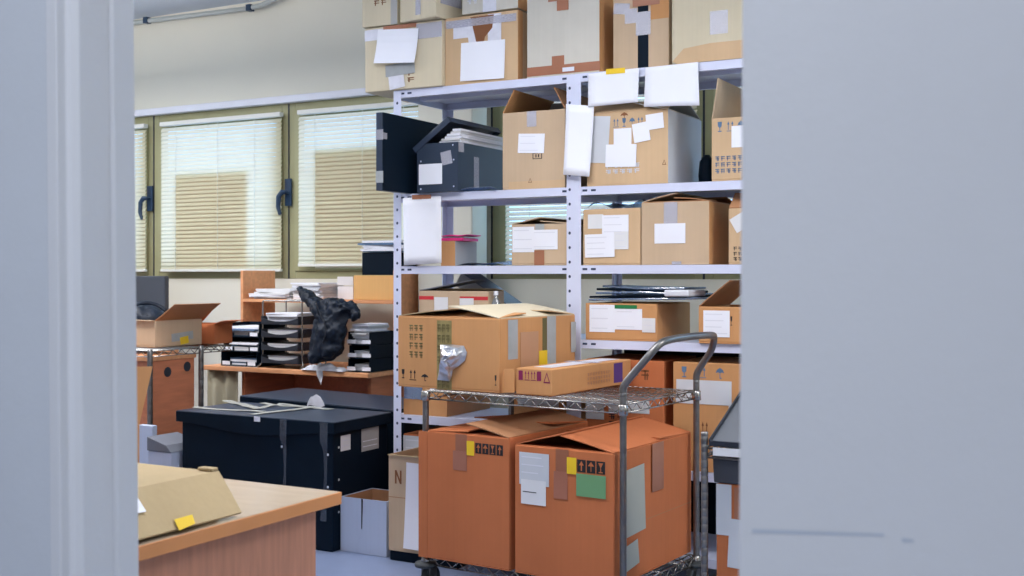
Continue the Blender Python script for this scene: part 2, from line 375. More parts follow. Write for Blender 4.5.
# windows
xs1 = onY(154, 0, YW).x; xs2 = onY(289, 0, YW).x; pitch = xs2 - xs1
spans = [(xs1 - 2 * pitch, xs1 - pitch), (xs1 - pitch, xs1), (xs1, xs2), (xs2, pcx1 - .36), (pcx1 + .0, onY(704, 0, YW).x), (onY(704, 0, YW).x, onY(704, 0, YW).x + pitch), (onY(704, 0, YW).x + pitch, XR)]
blind_specs = []
for i, (x0, x1) in enumerate(spans):
    b = MB(); s = .055
    b.box(x0, x0 + s, YW, YW + .06, WB, WT); b.box(x1 - s, x1, YW, YW + .06, WB, WT)
    b.box(x0 + s, x1 - s, YW, YW + .06, WB, WB + .05); b.box(x0 + s, x1 - s, YW, YW + .06, WT - .07, WT)
    # inner sash
    q = s; g = .045
    b.box(x0 + q, x0 + q + g, YW - .012, YW + .04, WB + .05, WT - .07); b.box(x1 - q - g, x1 - q, YW - .012, YW + .04, WB + .05, WT - .07)
    b.box(x0 + q + g, x1 - q - g, YW - .012, YW + .04, WB + .05, WB + .1); b.box(x0 + q + g, x1 - q - g, YW - .012, YW + .04, WT - .12, WT - .07)
    fr = struct('window_%d' % (i + 1), b, 'frame', bevel=.004)
    b = MB(); b.box(x0 + .09, x1 - .09, YW + .02, YW + .026, WB + .09, WT - .11); b.build('pane', 'glass', fr)
    if i > 0: 
        b = MB(); b.box(x0 - .006, x0 + .006, YW - .003, YW - .0005, WB, WT); b.build('gap_seal', 'dark', fr)
    b = MB()      # cream board standing behind the blind
    bw = x1 - x0
    if i < 4: b.box(x0 + .09 + .13 * bw, x0 + .05 + .70 * bw, YW - .034, YW - .028, H + .05, WB + .10 + (.645 if i != 3 else .75) * (WT - WB - .2))
    if i < 4: b.build('board', 'board', fr)
    # handle on the stile
    if i in (1, 2, 4):
        hx = x1 - .02 + (.0 if i == 1 else .03); hz = H + .555
        hb = MB(); hb.box(hx - .026, hx + .026, YW - .024, YW - .012, hz - .09, hz + .09)
        hb.tube([(hx, YW - .02, hz), (hx, YW - .05, hz)], .011, 10)
        hb.tube([(hx, YW - .05, hz), (hx - .02, YW - .062, hz), (hx - .045, YW - .064, hz - .03), (hx - .05, YW - .064, hz - .1), (hx - .035, YW - .06, hz - .15)], [.015, .017, .017, .015, .012], 8)
        hb.build('handle', 'handle', fr, bevel=.002)
blab = {1: 'white slatted blind mostly hidden by the door jamb, in the window farthest from the shelving',
        2: 'white slatted window blind between the two visible blue-black window handles',
        3: 'white slatted blind in the window beside the shelving, next to the column',
        4: 'white slatted blind behind the left bay of the white shelving',
        5: 'white slatted blind at the far end of the window wall behind the shelving'}
for i in (1, 2, 3, 4, 5):
    x0, x1 = spans[i]
    bl = onY(161.5, 0, YW - .05).x - xs1; br = xs2 - onY(281.5, 0, YW - .05).x
    a0, a1 = x0 + bl, x1 - br
    yb = YW - .05 if i != 1 else YW - .055
    zt = H + 148 / F * (YW / (CA + SA * (160 - 512) / F)); zb = H + (.030 if i != 3 else .062)
    o = thing('window_blind', blab[i], 'blind', (0, 0, 0), 0, 'slatted blinds along the window wall')
    b = MB(); b.box(a0, a1, yb - .02, yb + .02, zt, zt + .028); b.build('head_rail', 'rail', o, bevel=.002)
    b = MB(); b.box(a0, a1, yb - .012, yb + .012, zb, zb + .018); b.build('bottom_rail', 'rail', o, bevel=.002)
    b = MB(); n = int((zt - zb - .02) / .0275)
    for k in range(n):
        z = zb + .03 + k * (zt - zb - .03) / n; an = R((62 if i < 4 else 48) + random.uniform(-1.5, 1.5)); hw = .0165
        dy, dz = hw * math.cos(an), hw * math.sin(an)
        c1 = Vector((0, -dy, -dz)); c2 = Vector((0, dy, dz)); bow = Vector((0, -.003, .002))
        p = [Vector((0, yb, z)) + v for v in (c1, (c1 + c2) / 2 + bow, c2)]
        for u0, u1 in ((0, 1), (1, 2)):
            b.poly([(a0, p[u0].y, p[u0].z), (a1, p[u0].y, p[u0].z), (a1, p[u1].y, p[u1].z), (a0, p[u1].y, p[u1].z)])
    b.build('slats', 'slat', o, smooth=False)
    for fx in (.14, .5, .8):
        b = MB(); xx = a0 + fx * (a1 - a0); b.tube([(xx, yb - .02, zt), (xx, yb - .02, zb + .01)], .0018, 5); b.build('cord', 'rail', o)
# conduit along the ceiling corner
b = MB(); yc = YW - .10
pa = [onY(px, py, yc) for px, py in ((60, 37), (131, 23), (200, 14.5), (248, 8.5), (262, 5), (280, -4), (300, -18))]
b.tube(pa, .016, 10)
cd = b.build('ceiling_cable', 'cable', None, smooth=True); tag(cd, 'grey cable conduit running under the ceiling above the windows', 'cable')
for px, py in ((147, 20.5), (250, 8)):
    p = onY(px, py, yc); b = MB(); b.box(p.x - .02, p.x + .02, yc - .022, yc + .022, p.z - .022, p.z + .022); b.build('clip', 'handle', cd, bevel=.003)
# door wall: opening between XJ (left reveal) and XD (right leaf)
XJ = -1.337
yj0 = XJ / ((CA * -.3713 - SA) / (CA + SA * -.3713)); yj1 = XJ / ((CA * -.3291 - SA) / (CA + SA * -.3291))
b = MB(); b.box(XL, XJ - .045, yj0, yj1, 0, ZC); b.box(.75, XR, yj0, yj1, 0, ZC); b.box(XJ - .045, .75, yj0, yj1, 2.3, ZC)
struct('wall_front', b, 'wall_out')
b = MB()   # pressed-steel frame profile, extruded upwards
prof = [(-.062, -.004), (-.062, -.012), (-.046, -.014), (-.040, -.022), (-.026, -.024), (-.020, -.012), (-.010, -.010), (0, -.004), (0, .050), (.006, .054), (.006, yj1 - yj0 + .002), (-.05, yj1 - yj0 + .002), (-.05, -.004)]
b.rings([[(XJ + x + sl * -.0125 - .002, yj0 + y, z) for x, y in prof] for z, sl in ((0, -1.25), (2.3, 1.05))])
struct('door_frame', b, 'jamb', bevel=.002)
xd = onY(739.5, 0, YD - .06).x
b = MB(); sl = .006
b.hexa([(xd + sl * -1.25, YD - .06, .01), (xd + .93, YD - .06, .01), (xd + .93, YD - .02, .01), (xd + sl * -1.25, YD - .02, .01),
        (xd - sl * -1.05, YD - .06, 2.25), (xd + .93, YD - .06, 2.25), (xd + .93, YD - .02, 2.25), (xd - sl * -1.05, YD - .02, 2.25)])
dl = struct('door_1', b, 'jamb', bevel=.004)
sc = MB(); p0, p1 = onY(752, 531, YD - .0605), onY(884, 535, YD - .0605)
sc.poly([p0 + Vector((0, 0, -.002)), p1 + Vector((0, 0, -.0012)), p1 + Vector((0, 0, .0012)), p0 + Vector((0, 0, .002))])
p0, p1 = onY(902, 540, YD - .0605), onY(914, 541, YD - .0605)
sc.poly([p0 + Vector((0, 0, -.002)), p1 + Vector((0, 0, -.001)), p1 + Vector((0, 0, .001)), p0 + Vector((0, 0, .002))])
sc.build('scuff_mark', mat('scuff', (176, 186, 202), .6, var=.03), dl)
b = MB(); b.box(XL - .2, XR + .2, -1.8, -1.6, 0, ZC); struct('wall_corridor', b, 'wall_out')
# ------------------------------------------------------------------ steel shelving unit
YS, YB = 4.48, 4.93; X0, X1, X2 = -3.082, -2.145, -1.21
Z1, Z2, Z3, Z4, Z5L, Z5R, Z6 = 2.12, 1.633, 1.296, .976, .60, .45, .10
unit = thing('steel_shelving', 'tall white slotted steel shelving unit loaded with cartons in front of the windows', 'shelf', (X1, (YS + YB) / 2, 0))
ux, uy = X1, (YS + YB) / 2
def post(x, y, sx, sy, wide):
    b = MB(); w = wide; t = .003; zt = Z1 - .002
    y -= .009 * sy
    xa, xb = (x, x + w * sx) if sx else (x - w / 2, x + w / 2)
    x_lo, x_hi = min(xa, xb), max(xa, xb); yo = y - uy
    y_in = yo + .04 * sy
    b.box(x_lo - ux, x_hi - ux, min(yo, yo + t * sy), max(yo, yo + t * sy), 0, zt)
    xs = x - ux
    if sx: b.box(min(xs, xs + t * sx), max(xs, xs + t * sx), min(yo + t * sy, y_in), max(yo + t * sy, y_in), 0, zt)
    else: b.box(xs - t, xs + t, min(yo + t * sy, y_in), max(yo + t * sy, y_in), 0, zt)
    zz = .06
    cxs = [(x_lo + x_hi) / 2] if wide < .05 else [x_lo + .015]
    yh = yo - .0006 * sy
    while zz < zt - .02:
        for cx in cxs:
            c = cx - ux; b.poly([(c + .006 * math.cos(q * math.pi / 4), yh, zz + .007 * math.sin(q * math.pi / 4)) for q in range(8)], 1)
        zz += .0625
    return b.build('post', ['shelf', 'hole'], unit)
post(X0, YS, 1, 1, .042); post(X1, YS, 0, 1, .068); post(X2, YS, -1, 1, .042)
post(X0, YB, 1, -1, .042); post(X1, YB, 0, -1, .05); post(X2, YB, -1, -1, .042)
def shelf_panel(xa, xb, z):
    b = MB(); e = .004; l = .036; xa -= ux; xb -= ux; y0, y1 = YS - uy - .006, YB - uy + .006
    b.box(xa, xb, y0, y1, z - .003, z)
    b.box(xa, xb, y0, y0 + .003, z - l, z - .003); b.box(xa, xb, y1 - .003, y1, z - l, z - .003)
    b.box(xa, xa + .003, y0 + .003, y1 - .003, z - l, z - .003); b.box(xb - .003, xb, y0 + .003, y1 - .003, z - l, z - .003)
    b.box(xa + .003, xb - .003, y0 + .003, y0 + .02, z - l, z - l + .002); b.box(xa + .003, xb - .003, y1 - .02, y1 - .003, z - l, z - l + .002)
    b.box(xa + .01, xb - .01, -.03, .03, z - .022, z - .003)
    for f in (xa + .035, xa + .075, xb - .05):
        b.box(f, f + .022, y0 - .0007, y0, z - .021, z - .012, 1)
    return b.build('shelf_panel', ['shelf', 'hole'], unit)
for xa, xb, zs in ((X0, X1 - .004, (Z1, Z2, Z3, Z4, Z5L, Z6)), (X1 + .004, X2, (Z1, Z2, Z3, Z4, Z5R, Z6))):
    for z in zs: shelf_panel(xa + .002, xb - .002, z)
b = MB()
for (xa, xb) in ((X0 + .03, X1 - .03), (X1 + .03, X2 - .03)):
    y = YB - uy + .008
    b.box(xa - ux, xb - ux, y, y + .002, Z4 - .02, Z4 + .0, 0)
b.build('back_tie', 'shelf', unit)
b = MB(); b.box(X1 + .04 - ux, X2 - .04 - ux, YB - uy - .004, YB - uy - .002, Z6, Z4 - .04); b.build('back_panel', 'black', unit)  # added dark sheet standing in for the shade behind the lower cartons
# sheets hung on the shelving (each its own thing)
def sheet(name, label, p, m='paper', curl=.0, cat='sheet', bow=.0, th=.0008):
    # p: four world corners (tl, tr, br, bl)
    tl, tr, br, bl = [Vector(q) for q in p]; b = MB()
    def fn(u, v):
        a = tl.lerp(tr, u); c = bl.lerp(br, u); q = a.lerp(c, v)
        return q + Vector((0, -curl * v * v - bow * math.sin(math.pi * u) * v, 0))
    b.grid(fn, 6, 8)
    o = b.build(name, m, None, smooth=True, solid=th)
    return tag(o, label, cat, 'paper sheets hung on the shelving')
yh = YS - .018
def sheet_px(name, label, pts, y=yh, **k): return sheet(name, label, [onY(px, py, y) for px, py in pts], **k)
sheet_px('hanging_sheet', 'long white sheet taped to the centre shelving post, curled at its lower end', ((566, 104), (594, 106), (591, 177), (565, 175)), curl=.018, bow=.008)
s2 = sheet_px('hanging_sheet', 'white sheet with a yellow strip of tape hung from the top shelf edge', ((588.5, 74), (639, 68), (638, 102), (588, 107)), y=yh - .004)
b = MB(); q = [onY(px, py, yh - .006) for px, py in ((606, 74.5), (625, 73), (625, 67.5), (606, 69))]; b.poly(q); b.build('tape', 'yellow', s2)
sheet_px('hanging_sheet', 'plain white sheet hung from the top shelf edge beside the door edge', ((645.5, 67.5), (698, 62), (699.5, 105.5), (644, 107)), y=yh - .003, bow=.008)
s3 = sheet_px('hanging_sheet', 'white sheet taped below the black boxes at the shelving end post', ((403, 198), (441, 196), (441.5, 263), (404, 265.5)), y=yh - .001, bow=.004)
b = MB(); q = [onY(px, py, yh - .003) for px, py in ((412, 199.5), (431, 198.5), (431, 194.5), (412, 195))]; b.poly(q); b.build('tape', 'tape_brown', s3)
# ------------------------------------------------------------------ cartons on top of the shelving
ZT = Z1 + .001; yf = YS + .004
G1 = 'cartons on top of the shelving'
c = shelf_carton('cardboard_carton', 'worn tan carton with a bent white sheet, overhanging the end of the top shelf', 365, 442, 24, ZT, YS - .02, .36, 'cream', 0, group=G1)
c.paper('front', .17, .40, .70, .93, 'paper', 'paper_sheet', -4, 0, .006, lift=.02)
c.tape('front', 0, .80, .3, .97, 'tape_white', off=.001); c.tape('front', .68, .74, 1, .97, 'tape_clear'); c.tape('front', .32, .02, .52, .30, 'tape_white', tilt=8)
c.tape('front', .28, .22, .66, .4, 'tape_grey', tilt=3, off=.0012)
c.glyphs('front', .56, .1, .68, .3, 1, 2, 'ink_brown'); c.tape('front', .25, .93, .68, .995, 'tape_brown'); c.done()
c = shelf_carton('cardboard_carton', 'tan carton with a torn brown patch above a square white sheet', 445, 518, 14, ZT, yf, .36, 'tan', group=G1)
c.paper('front', .23, .04, .83, .60, 'paper', 'paper_sheet', -1, 0, .004, lift=.004)
c.tape('front', .12, .68, .36, .90, 'tape_white'); c.tape('front', .32, .55, .5, .96, 'tape_white', tilt=8); c.tape('front', .6, .55, .78, .98, 'tape_white')
c.tape('front', .02, .84, .98, .95, 'tape_clear'); c.ink('front', [(.36, .97), (.68, .97), (.66, .78), (.56, .66), (.53, .50), (.46, .50), (.42, .7)], 'ink_brown', .0032)
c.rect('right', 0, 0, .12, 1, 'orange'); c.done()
c = shelf_carton('cardboard_carton', 'large pale beige carton with a brown-taped bottom, above the centre post', 527, 600, -8, ZT, yf, .36, 'pale', group=G1)
c.tape('front', 0, .02, 1, .13, 'tape_brown'); c.tape('front', .35, .12, .52, .24, 'tape_brown'); c.tape('front', .42, .78, .58, .92, 'tape_brown'); c.tape('front', .3, .9, .78, 1, 'tape_brown')
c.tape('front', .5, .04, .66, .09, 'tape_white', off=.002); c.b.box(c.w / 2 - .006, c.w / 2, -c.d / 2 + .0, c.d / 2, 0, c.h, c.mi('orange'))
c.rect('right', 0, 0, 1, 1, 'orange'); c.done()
c = shelf_carton('cardboard_carton', 'tan carton split by a dark blue gap down its middle, on the top shelf', 613, 669, -4, ZT, yf + .02, .34, 'tan2', group=G1)
c.rect('front', .45, .0, .64, .98, 'black'); c.tape('front', .02, .78, .3, .93, 'tape_clear', tilt=-8); c.tape('front', .22, .64, .44, .84, 'tape_clear'); c.tape('front', .42, .46, .68, .78, 'tape_clear', off=.002)
c.tape('front', .36, .86, .84, 1, 'tape_brown'); c.rect('front', .68, .66, 1, .97, 'orange'); c.done()
c = shelf_carton('cardboard_carton', 'cream carton with a rounded taped bottom edge next to the door edge', 671, 752, -14, ZT, yf - .012, .38, 'cream', group=G1)
c.tape('front', .49, .35, .71, .66, 'tape_clear'); c.ink('front', [(.02, .04), (.08, .0), (1, .0), (1, .24), (.5, .24), (.16, .2)], 'tan', .0009); c.done(.012)
G2 = 'cartons stacked second on the top shelf'
zz = onY(400, 26, YS).z + .002
t1z = zz
c = shelf_carton('cardboard_carton', 'cream carton with brown print at the outer end of the topmost stack', 362, 396, 0, t1z + .004, YS - .03, .32, 'cream', 3, h=.24, group=G2)
c.glyphs('front', .35, .4, .75, .85, 2, 3, 'ink_brown'); c.rect('front', .82, 0, 1, 1, 'grey_card'); c.done()
c = shelf_carton('cardboard_carton', 'cream carton showing its tan side, second in the topmost stack', 400, 440, 0, t1z + .004, YS - .035, .30, 'cream', -8, h=.22, group=G2)
c.tape('front', .44, .1, .58, .5, 'tape_clear'); c.icon('front', 'glass', .4, .42, .2, .3, 'ink_brown'); c.tape('right', .1, .3, .6, .6, 'tape_clear'); c.done()
zz2 = onY(480, 13.2, yf).z + .002
c = shelf_carton('cardboard_carton', 'pale carton with a white tape strip, stacked on the carton with the torn patch', 462, 518, 0, zz2 + .003, yf + .01, .33, 'pale', 0, h=.22, group=G2)
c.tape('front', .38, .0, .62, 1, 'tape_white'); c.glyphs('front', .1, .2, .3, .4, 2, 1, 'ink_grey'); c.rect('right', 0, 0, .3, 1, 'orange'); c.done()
# ------------------------------------------------------------------ second shelf
zs = Z2 + .001
# black lid stood on edge, jutting forward of the shelf
xr_ = -2.985; yl0 = onX(383, 0, xr_).y; yl1 = onX(441, 0, xr_).y
lid_h = onX(383, 112, xr_).z - zs
xl_ = onY(376, 0, yl0).x
o = thing('black_flat_box', 'large flat black box stood on edge at the end of the second shelf', 'box', ((xl_ + xr_) / 2, (yl0 + yl1) / 2, zs))
w, d = xr_ - xl_, yl1 - yl0
b = MB(); b.box(w / 2 - .004, w / 2, -d / 2, d / 2, 0, lid_h); b.build('top_board', 'black', o, bevel=.002)
b = MB(); b.box(-w / 2, w / 2 - .004, -d / 2, -d / 2 + .004, 0, lid_h); b.box(-w / 2, w / 2 - .004, d / 2 - .004, d / 2, 0, lid_h)
b.box(-w / 2, w / 2 - .004, -d / 2 + .004, d / 2 - .004, 0, .004); b.box(-w / 2, w / 2 - .004, -d / 2 + .004, d / 2 - .004, lid_h - .004, lid_h)
b.build('rim', 'black2', o, bevel=.0015)
b = MB(); b.box(-w / 2 - .0005, w / 2 + .001, -d / 2 - .0012, -d / 2, lid_h * .65, lid_h * .78); b.box(w / 2, w / 2 + .0012, -d / 2, -d / 2 + .03, lid_h * .66, lid_h * .74); b.build('tape', 'tape_clear', o)
b = MB(); b.box(-w / 2 - .0005, w / 2 + .001, -d / 2 - .0012, -d / 2, lid_h * .1, lid_h * .25); b.build('tape', 'tape_grey', o)
# black storage box, overfull, lid propped up
yb0 = 4.44
c = shelf_carton('black_storage_box', 'black riveted storage box with a white label, overfull with its lid propped open', 417, 458, 143, zs, yb0, .46, 'black2', opened=True, group=None, t=.005)
c.b.box(c.w / 2, c.w / 2 + .0008, -c.d / 2, c.d / 2, 0, c.h, c.mi('black2'))
c.paper('front', .05, .16, .62, .58, 'paper', 'paper_label'); c.tape('front', .6, .55, .85, .82, 'tape_clear', tilt=10); c.tape('right', .3, .0, .4, .75, 'tape_clear')
for u, v in ((.1, .64), (.1, .07), (.88, .94), (.9, .64), (.9, .1)):
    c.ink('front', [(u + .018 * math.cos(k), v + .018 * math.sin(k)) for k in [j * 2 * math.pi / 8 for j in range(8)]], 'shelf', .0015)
c.tape('right', .0, .8, .1, 1, 'tape_clear', off=.0016)
lw, ld = c.w + .012, c.d + .012; T = Matrix.Translation((-c.w / 2 - .006, 0, c.h - .040)) @ Matrix.Rotation(R(-35), 4, 'Y')
b = MB(); b.box(0, lw, -ld / 2, ld / 2, .024, .028, 0, T)
b.box(0, lw, -ld / 2, -ld / 2 + .004, 0, .024, 0, T); b.box(0, lw, ld / 2 - .004, ld / 2, 0, .024, 0, T); b.box(0, .004, -ld / 2, ld / 2, 0, .024, 0, T); b.box(lw - .004, lw, -ld / 2, ld / 2, 0, .024, 0, T)
b.build('lid', 'black2', c.o, bevel=.0015); c.done(.002)
bb = c
o, _ = paper_stack('paper_stack', 'white papers bulging out of the black storage box under its lid', c.w * .62, c.d * .8, 9, (0, 0, 0), 0, .003, t=.012, mats=('paper', 'paper', 'paper3'), group=None)
L0 = bb.o.location
o.location = (L0.x + .03, L0.y, L0.z + .007)
b = MB(); k = 0
while k < 9:
    z = bb.h + .001 + k * .0105; xl = -bb.w / 2 + (z + .0095 - (bb.h - .040) + .012) / math.tan(R(35)) + .012
    if xl > bb.w / 2 - .03: break
    b.box(xl, bb.w / 2 - .004 + .003 * math.sin(4 * k), -bb.d * .43 - .006 * (k % 2), bb.d * .42, z, z + .0098, k % 3 == 1); k += 1
o2 = b.build('paper_bundle', ['paper', 'paper3'], loc=L0); tag(o2, 'wedge of white paper propping up the black storage box lid', 'papers')
# flat plastic sleeve next to the black box
b = MB(); p0 = onY(460, 190, YS + .02); p1 = onY(500, 188, YS + .02)
b.grid(lambda u, v: Vector((p0.x + .03 + u * (p1.x - p0.x - .03), YS + .0 + v * .11 - .03, zs + .004 + .012 * math.sin(3.1 * u) * (1 - .4 * v) + .004 * math.sin(9 * u + 3 * v))), 10, 6)
o = b.build('plastic_sleeve', 'plastic', None, smooth=True, solid=.001); tag(o, 'crumpled clear plastic sleeve lying in front of the black storage box', 'sleeve')
c = shelf_carton('cardboard_carton', 'tall tan carton with raised flaps, left of the centre post sheet', 502.5, 565, 111, zs, YS + .0, .40, 'tan2', opened=True, group='cartons on the second shelf', inner='grey_card')
c.flap('left', 60, .115, 2, 'orange'); c.flap('back', 82, .09, 0, 'grey_card'); c.flap('right', 60, .11, 2, 'brown')
c.tape('front', .40, .80, .55, 1, 'tape_clear'); c.paper('front', .26, .46, .68, .71, 'paper', 'paper_label', -3, 3); c.icon('front', 'frame', .49, .38, .15, .08, 'ink'); c.icon('front', 'tri', .42, .08, .06, .06, 'ink_brown')
c.rect('front', .1, .0, 1, .1, 'tan', .0005); c.done()
dS = back_depth(668, 703, YS + .0)
c = shelf_carton('cardboard_carton', 'wide tan carton covered in white paper labels on the second shelf', 587, 668, 112, zs, YS + .0, min(dS, .41), 'tan', opened=True, group='cartons on the second shelf', inner='grey_card')
c.b.box(c.w / 2 - .002, c.w / 2 + .0006, -c.d / 2 + .001, c.d / 2, .001, c.h - .001, c.mi('paper2'))
c.paper('front', .03, .32, .28, .97, 'paper2', 'paper_label', -4); c.paper('front', .34, .5, .56, .78, 'paper'); c.paper('front', .24, .25, .62, .56, 'paper', 'paper_label', -2, 0, .0022)
c.paper('front', .58, .58, .78, .84, 'paper', 'paper_label', 8); c.paper('front', .74, .74, .95, .95, 'paper', 'paper_label', 5)
for i, k in enumerate(('up', 'glass', 'umbrella', 'up')): c.icon('front', k, .33 + i * .1, .8, .075, .12, 'ink_blue')
c.glyphs('front', .24, .16, .68, .32, 5, 2, 'ink_grey'); c.icon('front', 'tri', .93, .25, .05, .07, 'ink_brown'); c.icon('front', 'umbrella', .42, .9, .1, .1, 'ink_brown')
c.flap('back', 20, .17, 0, 'grey_card'); c.flap('right', 10, .16, 10, 'pale'); c.flap('front', 30, .1, 0, 'tan'); c.done()
c = shelf_carton('cardboard_carton', 'tan carton with blue printed symbols and raised flaps by the door edge', 711.5, 760, 117, zs, YS + .0, .38, 'tan', opened=True, group='cartons on the second shelf', inner='grey_card')
c.flap('left', 80, .165, 3, 'tan2'); c.flap('back', 72, .14, 0, 'tan2')
for i, k in enumerate(('glass', 'up', 'umbrella')): c.icon('front', k, .1 + i * .22, .78, .15, .16, 'ink_blue')
c.paper('front', .42, .52, .68, .86, 'paper', 'paper_label'); c.glyphs('front', .08, .12, .9, .42, 7, 3, 'ink_blue'); c.done()
# dark bag between cartons at the back
b = MB(); p = onY(707, 170, YS + .3)
b.rings([[(p.x + .034 * f * math.cos(k * math.pi / 5), p.y + .05 * f * math.sin(k * math.pi / 5), zs + z) for k in range(10)] for f, z in ((.9, .001), (1.05, .05), (.9, .11), (.35, .14))])
o = b.build('dark_pouch', 'black', None, smooth=True); tag(o, 'small dark blue pouch wedged between two cartons on the second shelf', 'pouch')
# ------------------------------------------------------------------ third shelf
zs = Z3 + .001; G3 = 'cartons on the third shelf'
c = shelf_carton('cardboard_carton', 'small carton with a grey side and a pink folder on it', 441, 455, 241, zs, YS + .12, .2, 'orange', group=G3)
c.o.location.x -= .0
c.b.box(c.w / 2 - .002, c.w / 2 + .0006, -c.d / 2 + .001, c.d / 2, .001, c.h - .001, c.mi('grey_card')); c.done()
pc = c
o = thing('pink_folder', 'bright pink plastic folder lying on the small grey carton', 'folder', (pc.o.location.x + .02, pc.o.location.y, zs + pc.h + .002), R(6))
b = MB(); b.box(-.07, .045, -.09, .08, 0, .012); b.build('cover', 'pink', o)
b = MB(); b.box(-.065, .05, -.085, .075, .0125, .018); b.build('pages', 'paper2', o)
b = MB(); b.rings([[(-.07, y, z), (-.02, y, z + .004), (.03, y, z + .001), (.06, y, z + .006), (.06, y, z + .009), (.03, y, z + .005), (-.02, y, z + .009), (-.07, y, z + .004)] for y, z in ((-.1, .0185), (-.03, .021), (.08, .020))]); b.build('cover', 'pink', o)
b = MB(); pa, pb_ = onY(466, 262, YS + .02), onY(508, 262, YS + .02)
b.grid(lambda u, v: Vector((pa.x + u * (pb_.x - pa.x), YS + .005 + v * .18, zs + .003 + .018 * math.sin(2.6 * u) ** 2 * (.4 + .6 * v) + .003 * math.sin(11 * u))), 10, 6, 0)
b.grid(lambda u, v: Vector((pa.x - .03 + u * .14, YS - .004 + v * .14, zs + .002 + .01 * math.sin(3 * u))), 8, 4, 1)
o = b.build('plastic_bag', ['plastic', 'black2'], None, smooth=True, solid=.001); tag(o, 'flattened clear plastic bag with a dark edge on the third shelf', 'bag')
c = shelf_carton('cardboard_carton', 'tan carton with two overlapping white labels under a half-open top, before the blind', 511.5, 567, 224, zs, YS + .0, .34, 'tan2', opened=True, group=G3)
c.paper('front', .02, .32, .42, .94, 'paper', lines=3); c.paper('front', .38, .38, .84, .86, 'paper', 'paper_label', 0, 2, .002); c.tape('front', .42, .0, .6, .36, 'tape_brown'); c.tape('front', .44, .86, .6, 1, 'tape_grey')
c.flap('back', 9, .15, 0, 'tan2'); c.flap('left', 11, .14, 0, 'tan2'); c.flap('right', 5, .13, 0, 'tan2'); c.done()
c = shelf_carton('cardboard_carton', 'tan carton with four white labels beside the centre post on the third shelf', 583, 640.5, 209.5, zs, YS + .002, .38, 'tan', opened=True, group=G3)
c.paper('front', .09, .66, .36, .92, 'paper3'); c.paper('front', .34, .55, .8, .9, 'paper', lines=3); c.paper('front', .55, .28, .8, .6, 'paper3', lines=3); c.paper('front', .04, .14, .56, .56, 'paper', 'paper_label', 1, 4, .0024)
c.flap('front', 4, .12, 0); c.done()
b = MB(); px_, py_ = c.o.location.x, c.o.location.y
b.grid(lambda u, v: Vector((px_ + (u - .5) * c.w * .9, py_ - c.d / 2 + .02 + v * c.d * .8, zs + c.h + .012 + .022 * abs(math.sin(5 * u + 2 * v)) + .012 * math.sin(13 * u + 5 * v))), 18, 12)
o = b.build('plastic_wrap', 'plastic', None, smooth=True, solid=.001); tag(o, 'crumpled bluish plastic wrap heaped in the carton by the centre post', 'wrap')
dS = back_depth(709, 727, YS + .0)
c = shelf_carton('cardboard_carton', 'large tan carton with a taped white label and crooked top flaps on the third shelf', 641.5, 709, 202, zs, YS + .0, .40, 'tan2', opened=True, group=G3)
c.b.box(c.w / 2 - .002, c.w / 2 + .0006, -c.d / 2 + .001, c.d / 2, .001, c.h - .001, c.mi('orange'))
c.tape('front', .34, .64, .54, 1, 'tape_clear'); c.paper('front', .2, .34, .66, .66, 'paper'); c.tape('front', .46, 0, .6, .05, 'tape_clear')
c.flap('front', 6, .10, -8, 'brown'); c.flap('back', 9, .17, 0, 'brown'); c.flap('right', 10, .15, -10, 'brown'); c.flap('left', 17, .16, -10, 'tan2'); c.done()
c = shelf_carton('cardboard_carton', 'partly hidden tan carton with black print at the shelving end, third shelf', 728.5, 765, 208, zs, YS + .002, .40, 'tan', opened=True, group=G3)
c.paper('front', .1, .62, .6, .9, 'paper3', 'paper_label', 30); c.glyphs('front', .14, .06, .8, .34, 5, 3, 'ink'); c.flap('front', 40, .1, 0, 'brown'); c.done()
# ------------------------------------------------------------------ fourth shelf
zs = Z4 + .001; G4 = 'cartons on the fourth shelf'
c = shelf_carton('cardboard_carton', 'open carton with a red stripe and two white labels behind the cart', 419, 488, 291, zs, YS + .02, .15, 'tan2', opened=True, group=G4)
c.rect('front', 0, .80, .22, .88, 'ink_red'); c.rect('front', .6, .80, 1, .88, 'ink_red'); c.paper('front', .23, .1, .43, .86, 'paper3'); c.paper('front', .6, .1, .8, .84, 'paper3')
c.flap('left', 9, .29, 2, 'lid_grey'); c.flap('back', 6, .07, 0, 'tan'); c.done()
b = MB(); p = onY(489.5, 300, YS - .0)
b.lathe([(.0, 0), (.022, .001), (.024, .01), (.024, .12), (.02, .15), (.009, .175), (.009, .19)], 0, 0, 14)
o = thing('plastic_bottle', 'small clear bottle with a white cap beside the red-striped carton', 'bottle', (onY(496, 0, YS + .05).x, YS + .05, zs))
b.build('body', 'bottle', o, smooth=True); b = MB(); b.lathe([(.0, .186), (.011, .186), (.011, .205), (.0, .206)], 0, 0, 12); b.build('cap', 'paper', o)
b = MB(); b.lathe([(.0245, .04), (.0245, .1)], 0, 0, 14); b.build('label', 'ink_blue', o)
